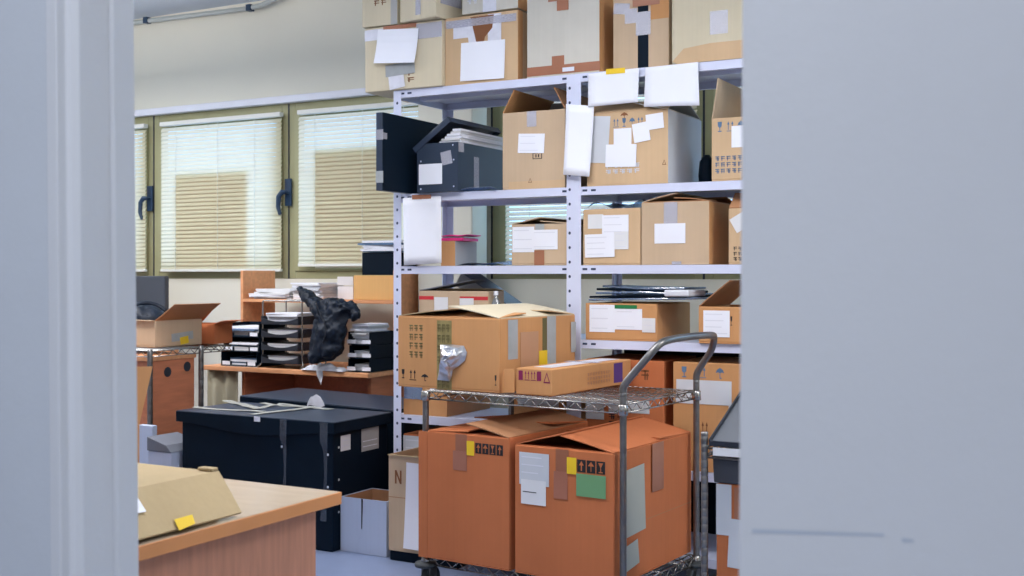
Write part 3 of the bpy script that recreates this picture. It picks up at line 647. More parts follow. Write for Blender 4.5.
# grey panel leaning
b = MB(); T = Matrix.Translation((-2.60, YS + .18, zs)) @ Matrix.Rotation(R(0), 4, 'Z')
o = thing('grey_box', 'long grey box leaning diagonally inside the fourth shelf behind the bottle', 'box', (-2.615, YS + .31, zs + .0))
T = Matrix.Translation((.10, 0, .003)) @ Matrix.Rotation(R(31), 4, 'Y')
b = MB(); b.box(-.44, .0, -.08, .08, 0, .07, 0, T); b.build('body', 'grey_card', o, bevel=.004)
b = MB(); b.box(-.44, -.0, -.081, .081, .07, .072, 0, T); b.build('top_sheet', 'grey_metal', o)
c = shelf_carton('cardboard_carton', 'low tan carton with a green label strip below folded plastic', 585.5, 657, 303.5, zs, YS + .0, .40, 'orange', opened=True, group=G4)
c.paper('front', .06, .22, .42, .96, 'paper', lines=3); c.paper('front', .42, .3, .8, .86, 'paper', lines=2); c.paper('front', .80, .24, .98, .62, 'paper3', lines=3)
c.paper('front', .42, .86, .73, .96, 'dkgreen', 'green_strip'); c.done()
pc = c
o = thing('plastic_package', 'glossy dark blue plastic package lying on the carton with the green strip', 'package', (pc.o.location.x + .08, pc.o.location.y - .03, zs + pc.h + .014), R(-2))
b = MB()
for k in range(5):
    b.rings([[((.24 - .012 * k) * sx * (1 + .03 * math.sin(3 * k + sx)), (.16 - .01 * k) * sy, .012 * k + z + .006 * math.sin(2 * sx + k)) for sx, sy in ((-1, -1), (0, -1.06), (1, -1), (1.05, 0), (1, 1), (0, 1.04), (-1, 1), (-1.05, 0))] for z in (0, .009)], k % 2)
b.build('layers', ['plastic', 'black'], o, smooth=False, bevel=.003)
b = MB(); b.box(.13, .24, -.19, .0, .018, .045); b.build('label', 'bag_white', o, bevel=.006)
c = shelf_carton('cardboard_carton', 'orange carton with a slanting raised flap by the door edge, fourth shelf', 698.5, 762, 307, zs, YS - .02, .40, 'orange', opened=True, group=G4)
c.paper('front', .08, .18, .5, .9, 'paper', lines=4); c.icon('front', 'glass', .5, .5, .05, .25); c.flap('left', 40, .165, -2, 'brown'); c.done()
# ------------------------------------------------------------------ fifth shelf and below
G5 = 'cartons on the fifth shelf'
zs = Z5L + .001
dS = back_depth(447, 500, YS + .02)
c = shelf_carton('cardboard_carton', 'carton with a clear film front behind the cart post, fifth shelf', 403.5, 447, 384, zs, YS + .02, .40, 'orange', h=.23, group=G5)
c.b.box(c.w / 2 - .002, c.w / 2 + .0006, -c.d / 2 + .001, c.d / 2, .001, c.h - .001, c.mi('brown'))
c.paper('front', .62, .5, .88, .85, 'paper', lines=2); c.paper('front', .02, .32, .45, .95, 'plastic', 'plastic_film', off=.003); c.done()
c = shelf_carton('cardboard_carton', 'carton with a pale printed label below the long flat box on the cart', 513, 564, 392, zs, YS + .02, .38, 'orange', h=.22, group=G5)
c.paper('front', .1, .35, .9, .8, 'paper2', lines=2); c.icon('front', 'up', .2, .52, .1, .2, 'ink'); c.icon('front', 'glass', .42, .52, .08, .2, 'ink'); c.done()
zs = Z5R + .001
c = shelf_carton('cardboard_carton', 'brown carton with black square print standing behind the cart handle', 586, 664, 360, zs, YS + .01, .40, 'rust', group=G5)
c.glyphs('front', .45, .82, .85, .95, 3, 1, 'ink_brown'); c.paper('front', .3, .5, .82, .62, 'paper2'); c.glyphs('front', .3, .36, .52, .5, 2, 2, 'ink'); c.paper('front', .0, .42, .24, .72, 'paper2'); c.done()
c = shelf_carton('cardboard_carton', 'orange carton with a wide white label beside the cart handle, fifth shelf', 673, 745, 363, zs, YS + .01, .40, 'orange', group=G5)
c.paper('front', .05, .62, .82, .84, 'paper2'); c.paper('front', .78, .3, .9, .62, 'paper2')
for i, k in enumerate(('glass', 'up', 'umbrella')): c.icon('front', k, .1 + .25 * i, .86, .12, .1, 'ink_blue')
c.glyphs('front', .06, .1, .24, .3, 2, 3, 'ink'); c.icon('front', 'up', .4, .34, .1, .12, 'ink_brown'); c.done()
c = shelf_carton('cardboard_carton', 'carton with white paper over its front on the bottom shelf by the end post', 403.5, 470, 436, Z6 + .001, YS + .02, .40, 'rust', group=None)
c.paper('front', .0, .62, .5, .98, 'paper2', lines=4); c.tape('front', .2, .58, .5, .64, 'tape_brown'); c.done()
c = shelf_carton('cardboard_carton', 'plain rust-coloured carton hidden on the bottom shelf behind the cart', 500, 560, 436, Z6 + .001, YS + .02, .40, 'rust', group=None); c.done()
# floor carton and white carton by the shelving end
c = shelf_carton('cardboard_carton', 'tall brown carton on the floor with a long white paper, between white box and cart', 388.5, 456, 457, .045, 4.175, .26, 'tan2', opened=True, group=None)
c.o['label'] = 'brown carton with a hanging white paper standing on a low black plinth'
c.paper('front', .27, .05, .62, .93, 'paper', 'paper_sheet', -1, 0, .004, lift=.015)
for q in ([(.1, .7), (.125, .7), (.125, .84), (.1, .84)], [(.175, .7), (.2, .7), (.2, .84), (.175, .84)], [(.1, .84), (.125, .84), (.2, .7), (.175, .7)]): c.ink('front', q, 'ink_brown')
c.rect('front', 0, .555, 1, .562, 'brown'); c.flap('front', 178, .012, 0, 'olive_card'); c.done()
b = MB(); L0 = c.o.location; b.box(-c.w / 2 + .0, c.w / 2, -c.d / 2 + .01, c.d / 2, 0, .044); o = b.build('low_plinth', 'black', None, loc=(L0.x, L0.y, 0), bevel=.004); tag(o, 'low black plinth on the floor under the brown carton', 'plinth')
yw = onZ(364, 554, 0).y
c = shelf_carton('white_carton', 'open white carton with a slit front and brown inside, standing on the floor', 340.5, 387, 499, 0.001, yw, .24, 'white_card', yaw=-1, opened=True, group=None, inner='brown')
c.b.box(c.w * -.5 + .46 * c.w, c.w * -.5 + .475 * c.w, -c.d / 2 - .0008, -c.d / 2, c.h * .45, c.h, c.mi('ink'))
c.ink('front', [(.46, 1), (.50, 1), (.48, .42)], 'ink', .0016); c.done(.002)
# ------------------------------------------------------------------ black chests
yk = onZ(335, 553, 0).y; xk1 = onZ(335, 553, 0).x - .012; xk0 = onY(182, 0, yk).x; kt = onY(180, 411, yk).z
w = xk1 - xk0; d = .43
o = thing('black_chest', 'large black board chest with frayed tape over its lid, behind the table', 'chest', ((xk0 + xk1) / 2, yk + d / 2, 0))
b = MB(); b.box(-w / 2, w / 2, -d / 2, d / 2, .001, kt - .03)
for u, v in ((.68, .78), (.68, .42), (.97, .75), (.97, .5)):
    cx, cz = -w / 2 + u * w, v * kt
    b.poly([(cx + .006 * math.cos(k * math.pi / 4), -d / 2 - .001, cz + .006 * math.sin(k * math.pi / 4)) for k in range(8)], 1)
for u, v in ((.1, .8), (.1, .55), (.1, .3)):
    b.poly([(w / 2 + .001, -d / 2 + u * d + .006 * math.cos(k * math.pi / 4), v * kt + .006 * math.sin(k * math.pi / 4)) for k in range(8)], 1)
b.build('body', ['black', 'paper2'], o, bevel=.006)
b = MB(); n = 14   # lid with a sagging front lip
for sgn in (-1, 1):
    y = sgn * (d / 2 + .008); ring = []
    for i in range(n + 1):
        x = -w / 2 - .03 + (w + .045) * i / n; sag = .035 * math.sin(math.pi * i / n) ** 2 if sgn < 0 else 0
        ring.append([(x, y - .003, kt - .05 - sag), (x, y + .003, kt - .05 - sag), (x, y + .003, kt), (x, y - .003, kt)])
    b.rings(ring)
b.box(-w / 2 - .03, w / 2 + .015, -d / 2 - .008, d / 2 + .008, kt - .003, kt + .003, 1)
b.box(-w / 2 - .03, -w / 2 - .024, -d / 2 - .005, d / 2 + .005, kt - .05, kt); b.box(w / 2 + .009, w / 2 + .015, -d / 2 - .005, d / 2 + .005, kt - .05, kt)
b.build('lid', ['black', 'black2'], o, bevel=.002)
def strip(pts, wd, name='tape', m='tape_white', par=None, crin=.006):
    b = MB(); ring = []
    for i, (x, y, z) in enumerate(pts):
        q = pts[min(i + 1, len(pts) - 1)]; p = pts[max(i - 1, 0)]
        t = Vector((q[0] - p[0], q[1] - p[1], 0)); t = t.normalized() if t.length > 1e-6 else Vector((1, 0, 0)); nrm = Vector((-t.y, t.x, 0)) * wd / 2
        v = Vector((x, y, z + crin * random.random())); ring.append([v - nrm, v + nrm, v + nrm + Vector((0, 0, .001)), v - nrm + Vector((0, 0, .001))])
    b.rings(ring); return b.build(name, m, par)
zt = kt + .004
def onlid(px, py): 
    p = onZ(px, py, kt + .004); return (p.x - (xk0 + xk1) / 2, min(max(p.y - (yk + d / 2), -d / 2 - .006), d / 2 + .006), zt)
def seg(a, b_, n=6): return [tuple(a[k] + (b_[k] - a[k]) * i / n for k in range(3)) for i in range(n + 1)]
for pa_, pb_, wd_ in (((194, 408), (264, 412), .04), ((228, 400.5), (258, 409.5), .05), ((262, 408), (302, 401.5), .035), ((300, 401.5), (332, 410), .035), ((262, 404), (332, 410), .04), ((252, 415), (314, 408), .04), ((290, 411), (338, 403), .03)):
    strip(seg(onlid(*pa_), onlid(*pb_)), wd_, par=o, m='tape_lid')
b = MB(); q = onlid(318, 406); b.grid(lambda u, v: Vector((q[0] + (u - .5) * .09 * (1 - .6 * v), q[1] + .03 * u, q[2] + .055 * v + .006 * math.sin(7 * u + 4 * v))), 5, 5); b.build('tape', 'tape_white', o, solid=.001)
for u, wd, m in ((.70, .04, 'tape_thin'), (.955, .045, 'tape_thin')):
    b = MB(); x = -w / 2 + u * w
    ring = [[(x - wd / 2 * f + sh, -d / 2 - yy, z), (x + wd / 2 * f + sh, -d / 2 - yy, z), (x + wd / 2 * f + sh, -d / 2 - yy - .001, z), (x - wd / 2 * f + sh, -d / 2 - yy - .001, z)] for f, sh, yy, z in ((1, 0, .013, kt + .004), (.95, 0, .014, kt - .09), (.5, .004, .006, kt - .13), (.35, .004, .004, kt - .25), (.8, -.01, .004, kt - .45))]
    b.rings(ring); b.build('tape', m, o)
b = MB(); b.box(-w / 2 + .51 * w, -w / 2 + .55 * w, -d / 2 - .0135, -d / 2 - .012, kt - .02, kt + .004); b.build('tape', 'tape_white', o)
for u0, u1, v0, v1, m, nm in ((.13, .30, .80, .92, 'paper3', 'paper_label'), (.5, .82, .76, .94, 'grey_card', 'paper_label')):
    b = MB(); X = w / 2 + .001; b.box(X, X + .0015, -d / 2 + u0 * d, -d / 2 + u1 * d, v0 * kt - .02, v1 * kt - .02)
    for k in range(2): b.box(X + .0015, X + .002, -d / 2 + (u0 + .02) * d, -d / 2 + (u1 - .03) * d, v0 * kt - .02 + .02 + k * .025, v0 * kt - .02 + .024 + k * .025, 1)
    b.build(nm, [m, 'ink_grey'], o)
# second black chest behind
y2 = yk + d + .07; x20 = onY(245, 0, y2).x; x21 = xk1 + .05; h2 = .61; w2 = x21 - x20; d2 = .46
o = thing('black_chest', 'second black board chest with its lid pushed askew, under the desk edge', 'chest', ((x20 + x21) / 2, y2 + d2 / 2, 0))
b = MB(); b.box(-w2 / 2, w2 / 2, -d2 / 2, d2 / 2, .001, h2 - .04); b.build('body', 'black', o, bevel=.006)
T = Matrix.Translation((0, 0, h2 - .03)) @ Matrix.Rotation(R(1.5), 4, 'Y') @ Matrix.Rotation(R(1), 4, 'Z')
b = MB(); b.box(-w2 / 2 - .02, w2 / 2 - .06, -d2 / 2 - .015, d2 / 2 + .01, .018, .024, 1, T); b.box(-w2 / 2 - .02, w2 / 2 - .06, -d2 / 2 - .015, -d2 / 2 - .010, -.02, .018, 0, T)
b.box(-w2 / 2 - .02, -w2 / 2 - .015, -d2 / 2 - .01, d2 / 2 + .01, -.02, .018, 0, T)
b.build('lid', ['black', 'black2'], o, bevel=.003)
b = MB(); T2 = T @ Matrix.Translation((w2 / 2 - .06, 0, .02)) @ Matrix.Rotation(R(-16), 4, 'Y'); b.box(0, .11, -d2 / 2 - .01, d2 / 2, -.004, 0, 0, T2); b.box(.10, .11, -d2 / 2 - .01, -d2 / 2 + .06, -.004, .05, 0, T2)
b.build('lid_flap', 'black', o)
# ------------------------------------------------------------------ wire cart
FRc, FLc, RRc = Vector((-1.604, 3.738, 0)), Vector((-2.484, 3.821, 0)), Vector((-1.540, 4.337, 0))
RLc = FLc + RRc - FRc; cc = (FRc + FLc + RRc + RLc) / 4
yaw = math.atan2(FRc.y - FLc.y, FRc.x - FLc.x); cl, cw = (FRc - FLc).length, (RRc - FRc).length
cart = thing('wire_cart', 'two-tier chrome wire cart on casters carrying four big cartons', 'cart', cc, yaw)
def wire_shelf(hx, hy, z, parent, mat_='chrome', gap=.025, edge=.034):
    b = MB()
    for zz in (z - .004, z - edge):
        for a, c_ in (((-hx, -hy), (hx, -hy)), ((hx, -hy), (hx, hy)), ((hx, hy), (-hx, hy)), ((-hx, hy), (-hx, -hy))):
            b.wire((a[0], a[1], zz), (c_[0], c_[1], zz), .0032, 0, 6)
    def zig(a, c_):
        a, c_ = Vector(a), Vector(c_); n = max(4, int((c_ - a).length / .032)); pts = []
        for i in range(n + 1):
            p = a.lerp(c_, i / n); pts.append((p.x, p.y, z - .006 if i % 2 else z - edge + .002))
        for i in range(n): b.wire(pts[i], pts[i + 1], .0022, 0, 5)
    zig((-hx, -hy, 0), (hx, -hy, 0)); zig((hx, -hy, 0), (hx, hy, 0)); zig((hx, hy, 0), (-hx, hy, 0)); zig((-hx, hy, 0), (-hx, -hy, 0))
    n = int(2 * hx / gap)
    for i in range(1, n): x = -hx + 2 * hx * i / n; b.wire((x, -hy, z - .0025), (x, hy, z - .0025), .0022, 0, 5)
    for k in range(1, 4): y = -hy + 2 * hy * k / 4; b.wire((-hx, y, z - .0075), (hx, y, z - .0075), .003, 0, 6)
    return b.build('wire_shelf', mat_, parent, smooth=True)
hx, hy = cl / 2, cw / 2; ZTOP, ZBOT = .80, .148
wire_shelf(hx, hy, ZTOP, cart); wire_shelf(hx, hy, ZBOT, cart)
def cpost(x, y, z0, z1, parent, r=.0125, st=.05, g=.96):
    b = MB(); pr = []; z = z0
    pr.append((r, z0))
    k = z0 + .025
    while k < z1 - .01:
        pr += [(r, k - .002), (r * g, k), (r, k + .002)]; k += st
    pr.append((r, z1)); b.lathe(pr, x, y, 10)
    return b.build('post', 'steel', parent, smooth=True)
for x, y in ((-hx, -hy), (-hx, hy)): cpost(x, y, .10, ZTOP - .004, cart)
cpost(hx, -hy, .10, ZTOP + .045, cart); cpost(hx, hy, .10, ZTOP + .045, cart)
for x, y in ((-hx, -hy), (hx, -hy), (hx, hy), (-hx, hy)):
    for z in (ZTOP, ZBOT):
        b = MB(); b.lathe([(.0125, z - .042), (.019, z - .040), (.017, z - .004), (.0125, z - .002)], x, y, 12)
        b.build('corner_collar', 'chrome', cart, smooth=True)
# handle: two bent uprights joined by a cross bar, leaning outwards
b = MB(); z0 = ZTOP + .04
def bend(t): return t
path = [(hx, -hy, z0), (hx, -hy, z0 + .02), (hx + .02, -hy + .005, z0 + .05)]
top = Vector((hx + .115, 0, z0 + .185))
path += [(hx + .085, -hy + .02, top.z - .06), (hx + .11, -hy + .045, top.z - .02), (hx + .125, -hy + .085, top.z), (hx + .125, 0, top.z + .004), (hx + .115, hy - .10, top.z), (hx + .10, hy - .055, top.z - .008), (hx + .088, hy - .03, top.z - .035), (hx + .065, hy - .012, top.z - .075), (hx + .015, hy, z0 + .05), (hx, hy, z0 + .02), (hx, hy, z0)]
def smooth_path(P, it=2):
    P = [Vector(p) for p in P]
    for _ in range(it):
        Q = [P[0]]
        for i in range(len(P) - 1): Q += [P[i].lerp(P[i + 1], .25), P[i].lerp(P[i + 1], .75)]
        P = Q + [P[-1]]
    return P
b.tube(smooth_path(path), .0135, 12); b.build('handle', 'steel', cart, smooth=True)
for x, y in ((-hx, -hy), (hx, -hy), (hx, hy), (-hx, hy)):
    sg = 1 if y < 0 else -1
    b = MB(); b.tube([(x - .012, y + .03 * sg, .052), (x + .012, y + .03 * sg, .052)], [.05, .05], 20)
    wl = b.build('caster', 'rubber', cart, bevel=.004)
    b = MB(); ya, yb_ = min(y, y + .045 * sg), max(y, y + .045 * sg); b.box(x - .022, x - .017, ya, yb_, .045, .1); b.box(x + .017, x + .022, ya, yb_, .045, .1); b.box(x - .022, x + .022, ya, yb_, .095, .102); b.build('fork', 'steel', wl)
    b = MB(); b.lathe([(.012, .102), (.042, .104), (.045, .112), (.042, .12), (.015, .123)], x, y, 20); b.build('bumper', 'rubber', wl, smooth=True)
def cart_carton(name, label, fl, w, d, z, h, yawd, m, **k):
    c_ = Matrix.Rotation(R(yawd), 3, 'Z') @ Vector((w / 2, d / 2, 0))
    return Carton(name, label, w, d, h, (fl[0] + c_.x, fl[1] + c_.y, z), R(yawd), m, **k)
# big carton on the upper tier
zt = ZTOP + .001; p1 = onZ(499.5, 393.3, zt); p0 = onZ(398, 386.2, zt)
yw_ = math.degrees(math.atan2(p1.y - p0.y, p1.x - p0.x)); bw = (p1 - p0).length; bh = onY(499.5, 319, p1.y).z - zt
c = cart_carton('cardboard_carton', 'big orange carton with crumpled foil tape on the upper tier of the cart', (p0.x, p0.y), bw, .56, zt, bh, yw_, 'orange', opened=True, group='cartons on the cart')
c.glyphs('front', .12, .42, .27, .92, 3, 4, 'ink_olive'); c.tape('front', .40, .0, .545, .96, 'tape_green'); c.glyphs('front', .41, .35, .54, .95, 3, 4, 'ink_olive', off=.004); c.glyphs('front', .41, .02, .54, .16, 3, 2, 'ink_olive', off=.004)
c.icon('front', 'glass', .03, .12, .05, .13); c.icon('front', 'up', .12, .1, .07, .15); c.icon('front', 'umbrella', .24, .1, .075, .1)
b = MB()
for_pts = [(.44, .62), (.56, .63), (.67, .62), (.70, .53), (.68, .42), (.62, .34), (.56, .28), (.55, .18), (.53, .12), (.41, .13), (.44, .35)]
ctr = Vector((-c.w / 2 + .56 * c.w, -c.d / 2 - .035, .47 * c.h)); ring = [Vector((-c.w / 2 + u * c.w, -c.d / 2 - .005, v * c.h)) for u, v in for_pts]
n = len(ring); LV = 5; rows = [ring]
for k in range(1, LV):
    rows.append([q.lerp(ctr, k / LV) + Vector((random.uniform(-.006, .006), -.022 * math.sin(1.9 * k / LV) + random.uniform(-.008, .008), random.uniform(-.007, .007))) for q in ring])
bs = len(b.v)
for rw in rows: b.v += [tuple(q) for q in rw]
b.v.append(tuple(ctr))
for k in range(LV - 1):
    for i in range(n):
        j = (i + 1) % n; b.f.append((bs + k * n + i, bs + k * n + j, bs + (k + 1) * n + j, bs + (k + 1) * n + i)); b.m.append(0)
for i in range(n): b.f.append((bs + (LV - 1) * n + i, bs + (LV - 1) * n + (i + 1) % n, bs + LV * n)); b.m.append(0)
fo = b.build('foil_tape', 'foil', c.o, solid=.001); fo['label'] = 'crumpled silver foil tape'
c.icon('front', 'glass', .95, .1, .03, .14); c.tape('right', .10, .44, .22, .98, 'tape_grey'); c.tape('right', .60, .0, .72, 1, 'tape_grey'); c.rect('right', .54, .35, .6, .98, 'ink_olive')
c.paper('right', .49, .14, .60, .52, 'yellow', 'yellow_tag'); c.tape('right', .25, .14, .48, .80, 'tape_peach'); c.glyphs('right', .3, .06, .48, .16, 6, 1, 'ink_brown'); c.glyphs('right', .76, .1, .96, .2, 6, 1, 'ink_brown'); c.tape('right', .93, .45, 1, .9, 'tape_grey')
c.flap('left', 9, bw * .5, -6, 'olive_card'); c.flap('right', 13, bw * .5, -8, 'cream'); c.flap('back', 6, .2, 0, 'tan'); c.flap('front', 5, .2, -2, 'orange', skew=.01)
b = MB(); b.box(-.12, .12, -.16, .16, c.h + .05, c.h + .054, 0, Matrix.Translation((.05, .05, 0))); c.done()
b = MB(); L0 = c.o.location
# long flat carton
zt = ZTOP + .001; pn = onZ(552, 396.5, zt); lw, ll, lh = .160, .64, .100
c = cart_carton('long_carton', 'long flat orange carton with purple symbols on the upper tier of the cart', (pn.x - lw, pn.y + .012), lw, ll, zt, lh, -4.5, 'orange', group='cartons on the cart')
for i, k in enumerate(('glass', 'up', 'up', 'glass')): c.icon('front', k, .08 + i * .17, .55, .14, .36, 'ink_magenta')
for i in (0, 3): c.rect('front', .08 + i * .17, .55, .2 + i * .17, .9, 'ink_magenta', .0006)
c.icon('front', 'tri', .77, .48, .19, .42, 'ink_magenta')
c.glyphs('right', .42, .2, .72, .72, 9, 3, 'tape_brown'); c.rect('right', .76, .12, .88, .92, 'ink_purple'); c.tape('top', .25, .1, .75, .95, 'tape_white'); c.tape('top', .02, .55, .98, .62, 'tape_clear', off=.002)
c.done()
b = MB(); b.rings([[Vector((-lw / 2 - .005 - .03 * math.sin(t * 2.2), -ll / 2 - .004 - .05 * t, .006)) + Vector((0, q, zz)) for q, zz in ((0, 0), (.004, 0), (.004, lh * .9), (0, lh * .9))] for t in (0, .25, .5, .75, 1)]); b.build('flap', 'orange', c.o)
# lower tier
zt = ZBOT + .001
a0, a1 = onZ(420.5, 555.5, zt), onZ(512, 570.2, zt)
ww0 = (a1 - a0).length; a0 = a0 + Vector((0, -.014, 0)); DIR = Vector((math.cos(R(-4.5)), math.sin(R(-4.5)), 0)); EAR = .042; a_ = a0 + DIR * EAR; ww = ww0 - EAR; yw_ = -4.5; hh = onY(420.5, 430.5, a0.y).z - zt
c = cart_carton('cardboard_carton', 'rust carton with yellow tag and black symbols, lower tier of the cart by the caster', (a_.x, a_.y), ww, .60, zt, hh, yw_, 'rust', opened=True, group='cartons on the cart')
b = MB(); b.box(-ww / 2 - EAR, -ww / 2 - .0005, -c.d / 2, -c.d / 2 + .004, 0, hh - .002); b.build('front_edge', 'rust', c.o)
c.tape('front', .36, .86, .50, 1, 'tape_dim'); c.tape('front', .33, .72, .50, .87, 'tape_dim2'); c.paper('front', .50, .845, .59, .955, 'yellow', 'yellow_tag')
for i, k in enumerate(('sq_up', 'sq_umb', 'sq_glass', 'sq_up')): c.icon('front', k, .60 + i * .085, .865, .082, .08)
c.flap('left', 3, ww * .5, 0, 'rust'); c.flap('right', 14, ww * .52, -6, 'brown'); c.flap('back', 4, .28, 0, 'rust'); c.flap('front', -4, .25, 0, 'rust'); c.done()
lb = c
b0 = a0 + DIR * (ww0 + .026); ww = .3
def colpx(p): 
    Z = -p.x * SA + p.y * CA; return 512 + F * (p.x * CA + p.y * SA) / Z
while colpx(b0 + DIR * ww) < 613.5: ww += .001
hh = onY(518.5, 445, b0.y).z - zt
c = cart_carton('cardboard_carton', 'rust carton with a green sticker and white papers, lower tier under the cart handle', (b0.x, b0.y), ww, .655, zt, hh, -4.5, 'rust', opened=True, group='cartons on the cart')
c.paper('front', .05, .70, .36, .95, 'paper2', 'paper_sheet', 0, 4); c.paper('front', .07, .55, .33, .74, 'paper3', 'paper_sheet', 0, 1, .0022, lm='ink'); c.tape('front', .43, .83, .56, 1, 'tape_dim'); c.tape('front', .41, .62, .55, .83, 'tape_dim2')
c.paper('front', .545, .82, .64, .945, 'yellow', 'yellow_tag'); c.paper('front', .64, .66, .93, .83, 'green', 'green_sticker')
for i, k in enumerate(('sq_up', 'sq_umb', 'sq_glass')): c.icon('front', k, .645 + i * .095, .84, .092, .095)
c.paper('right', .12, .35, .36, .86, 'paper4', 'paper_sheet', 3); c.paper('right', .12, .1, .28, .29, 'paper4', 'paper_sheet', 8); c.tape('right', .45, .62, .6, 1, 'tape_dim'); c.rect('right', .4, .42, 1, .425, 'brown')
c.flap('left', 16, ww * .5, -4, 'rust'); c.flap('right', 14, ww * .53, -5, 'rust'); c.flap('back', 2, .28, 0, 'rust'); c.flap('front', -6, .25, 0, 'rust')
c.done()
# ------------------------------------------------------------------ narrow rack at the door edge
ra = onY(704.5, 0, 3.447); rx0, ry0 = ra.x, 3.447; ry1 = onX(739, 0, rx0).y; rxx = .5; rdd = ry1 - ry0
rk = thing('wire_rack', 'narrow steel rack standing between the cart and the door edge', 'rack', (rx0 + rxx / 2, (ry0 + ry1) / 2, 0))
zr = onY(705, 440, ry0).z
for x, y in ((-rxx / 2, -rdd / 2), (rxx / 2, -rdd / 2), (-rxx / 2, rdd / 2), (rxx / 2, rdd / 2)): cpost(x, y, .0, zr + .025, rk, .0115, .025, .86)
wire_shelf(rxx / 2, rdd / 2, zr - .02, rk, 'steel'); wire_shelf(rxx / 2, rdd / 2, .24, rk, 'steel')
b = MB(); b.box(-rxx / 2 + .03, -rxx / 2 + .13, -rdd / 2 - .008, -rdd / 2 - .006, zr - .045, zr - .02)
b.build('shelf_label', 'paper3', rk)
o = thing('grey_tray', 'grey metal tray tilted up at the back on the narrow steel rack', 'tray', (rx0 + rxx / 2, (ry0 + ry1) / 2, zr - .018))
T = Matrix.Translation((0, -rdd / 2, .006)) @ Matrix.Rotation(R(21), 4, 'X')
b = MB(); b.box(-rxx / 2 + .02, rxx / 2 - .02, 0, .38, 0, .004, 0, T); b.build('base', 'grey_metal', o)
b = MB(); b.box(-rxx / 2 + .015, -rxx / 2 + .02, 0, .38, -.004, .016, 0, T); b.box(rxx / 2 - .02, rxx / 2 - .015, 0, .38, -.004, .016, 0, T); b.box(-rxx / 2 + .02, rxx / 2 - .02, -.004, 0, -.004, .014, 0, T); b.build('rim', 'dark', o)
zl = .241; hb = onY(720, 485, ry0 + .02).z - zl
c = Carton('cardboard_carton', 'carton with overlapping white papers inside the narrow steel rack', rxx - .05, .26, hb, (rx0 + rxx / 2, ry0 + .17, zl), 0, 'rust', group=None)
c.paper('front', .0, .55, .11, 1, 'paper2'); c.tape('front', .13, .68, .26, .98, 'tape_brown'); c.paper('front', .09, .27, .24, .70, 'paper2', 'paper_label', -3, 0, .002); c.tape('front', .17, .06, .24, .28, 'tape_grey'); c.done()
o = thing('plastic_bin', 'dark grey plastic bin on the carton inside the narrow steel rack', 'bin', (rx0 + rxx / 2, ry0 + .17, zl + hb + .002))
b = MB(); b.rings([[(x * f, y * f, z) for x, y in ((-.238, -.13), (.238, -.13), (.238, .13), (-.238, .13))] for f, z in ((.985, 0), (1, .075))]); b.build('body', 'bin', o, bevel=.004)
b = MB(); b.box(-.24, .24, -.134, .134, .076, .084); b.build('rim', 'dark', o, bevel=.002)
# ------------------------------------------------------------------ near table
zt = .70; cr = onZ(342, 491.5, zt); tx1, ty1 = cr.x, cr.y; tx0, ty0 = tx1 - 1.5, 1.46
o = thing('office_table', 'pale laminate table with an orange wood edge and panel side by the doorway', 'table', ((tx0 + tx1) / 2, (ty0 + ty1) / 2, 0))
ox, oy = o.location.x, o.location.y
b = MB(); b.box(tx0 - ox, tx1 - ox - .004, ty0 - oy + .004, ty1 - oy - .004, zt - .03, zt); b.build('tabletop', 'table_top', o)
b = MB(); e = .004
b.box(tx1 - ox - e, tx1 - ox, ty0 - oy, ty1 - oy, zt - .032, zt - .0005); b.box(tx0 - ox, tx1 - ox - e, ty1 - oy - e, ty1 - oy, zt - .032, zt - .0005); b.box(tx0 - ox, tx1 - ox - e, ty0 - oy, ty0 - oy + e, zt - .032, zt - .0005)
b.build('edge_band', 'wood_edge', o, bevel=.003)
px_ = tx1 - .055
yp = onX(316, 540, px_).y
b = MB(); b.box(px_ - .025 - ox, px_ - ox, ty0 + .02 - oy, yp - oy, 0, zt - .031); b.build('side_panel', 'wood_pink', o, bevel=.002)
b = MB(); b.box(tx0 + .05 - ox, tx0 + .075 - ox, ty0 + .02 - oy, yp - oy, 0, zt - .031); b.build('side_panel', 'wood_pink', o, bevel=.002)
b = MB(); b.box(tx0 + .08 - ox, px_ - .026 - ox, yp - .2 - oy, yp - .18 - oy, .3, zt - .031); b.build('modesty_panel', 'wood_pink', o)
# flattened carton on the table
zc = zt + .001; pA = onZ(236, 513.5, zt + .002); xt = tx1 - .105
yb1 = pA.y + .012; h_ = .092; w_ = .55; d_ = .62
c = Carton('flat_carton', 'low olive-tan carton with a yellow tag and slanting flap on the near table', w_, d_, h_, (xt - w_ / 2, yb1 - d_ / 2 - .0, zc), 0, 'olive_card', group=None)
c.done(.006)
b = MB(); X = w_ / 2; t = .004
pr = [(X - .002, h_ + .001), (X + .046, .050), (X + .092, .010)]
ring = [[(x, -d_ / 2, z), (x, d_ / 2 - k, z), (x - .003, d_ / 2 - k, z - .004), (x - .003, -d_ / 2, z - .004)] for (x, z), k in zip(pr, (0, .012, .026))]
b.rings(ring); fl = b.build('flap', 'olive_card', c.o)
pt_ = [onX(px, py, xt + .075) for px, py in ((173, 521), (190, 516), (194, 525), (178, 532))]
def on_flap(px, py):       # where a viewing ray meets the slanted flap
    s_ = (HY - py) / F; r = (px - 512) / F; dx, dy, dz_ = CA * r - SA, CA + SA * r, s_
    xa, za, xb, zb_ = xt + .046, zc + .050, xt + .092, zc + .010
    k = (xa * (za - zb_) + (za - H) * (xb - xa)) / (dx * (za - zb_) + dz_ * (xb - xa))
    return Vector((dx * k, dy * k, H + dz_ * k)) - c.o.location + Vector((.0035, 0, .0035))
b = MB(); b.poly([on_flap(*q) for q in ((173, 521), (191, 516), (194, 525), (178, 532))]); k_ = b.build('yellow_tag', 'yellow', c.o, solid=.001)
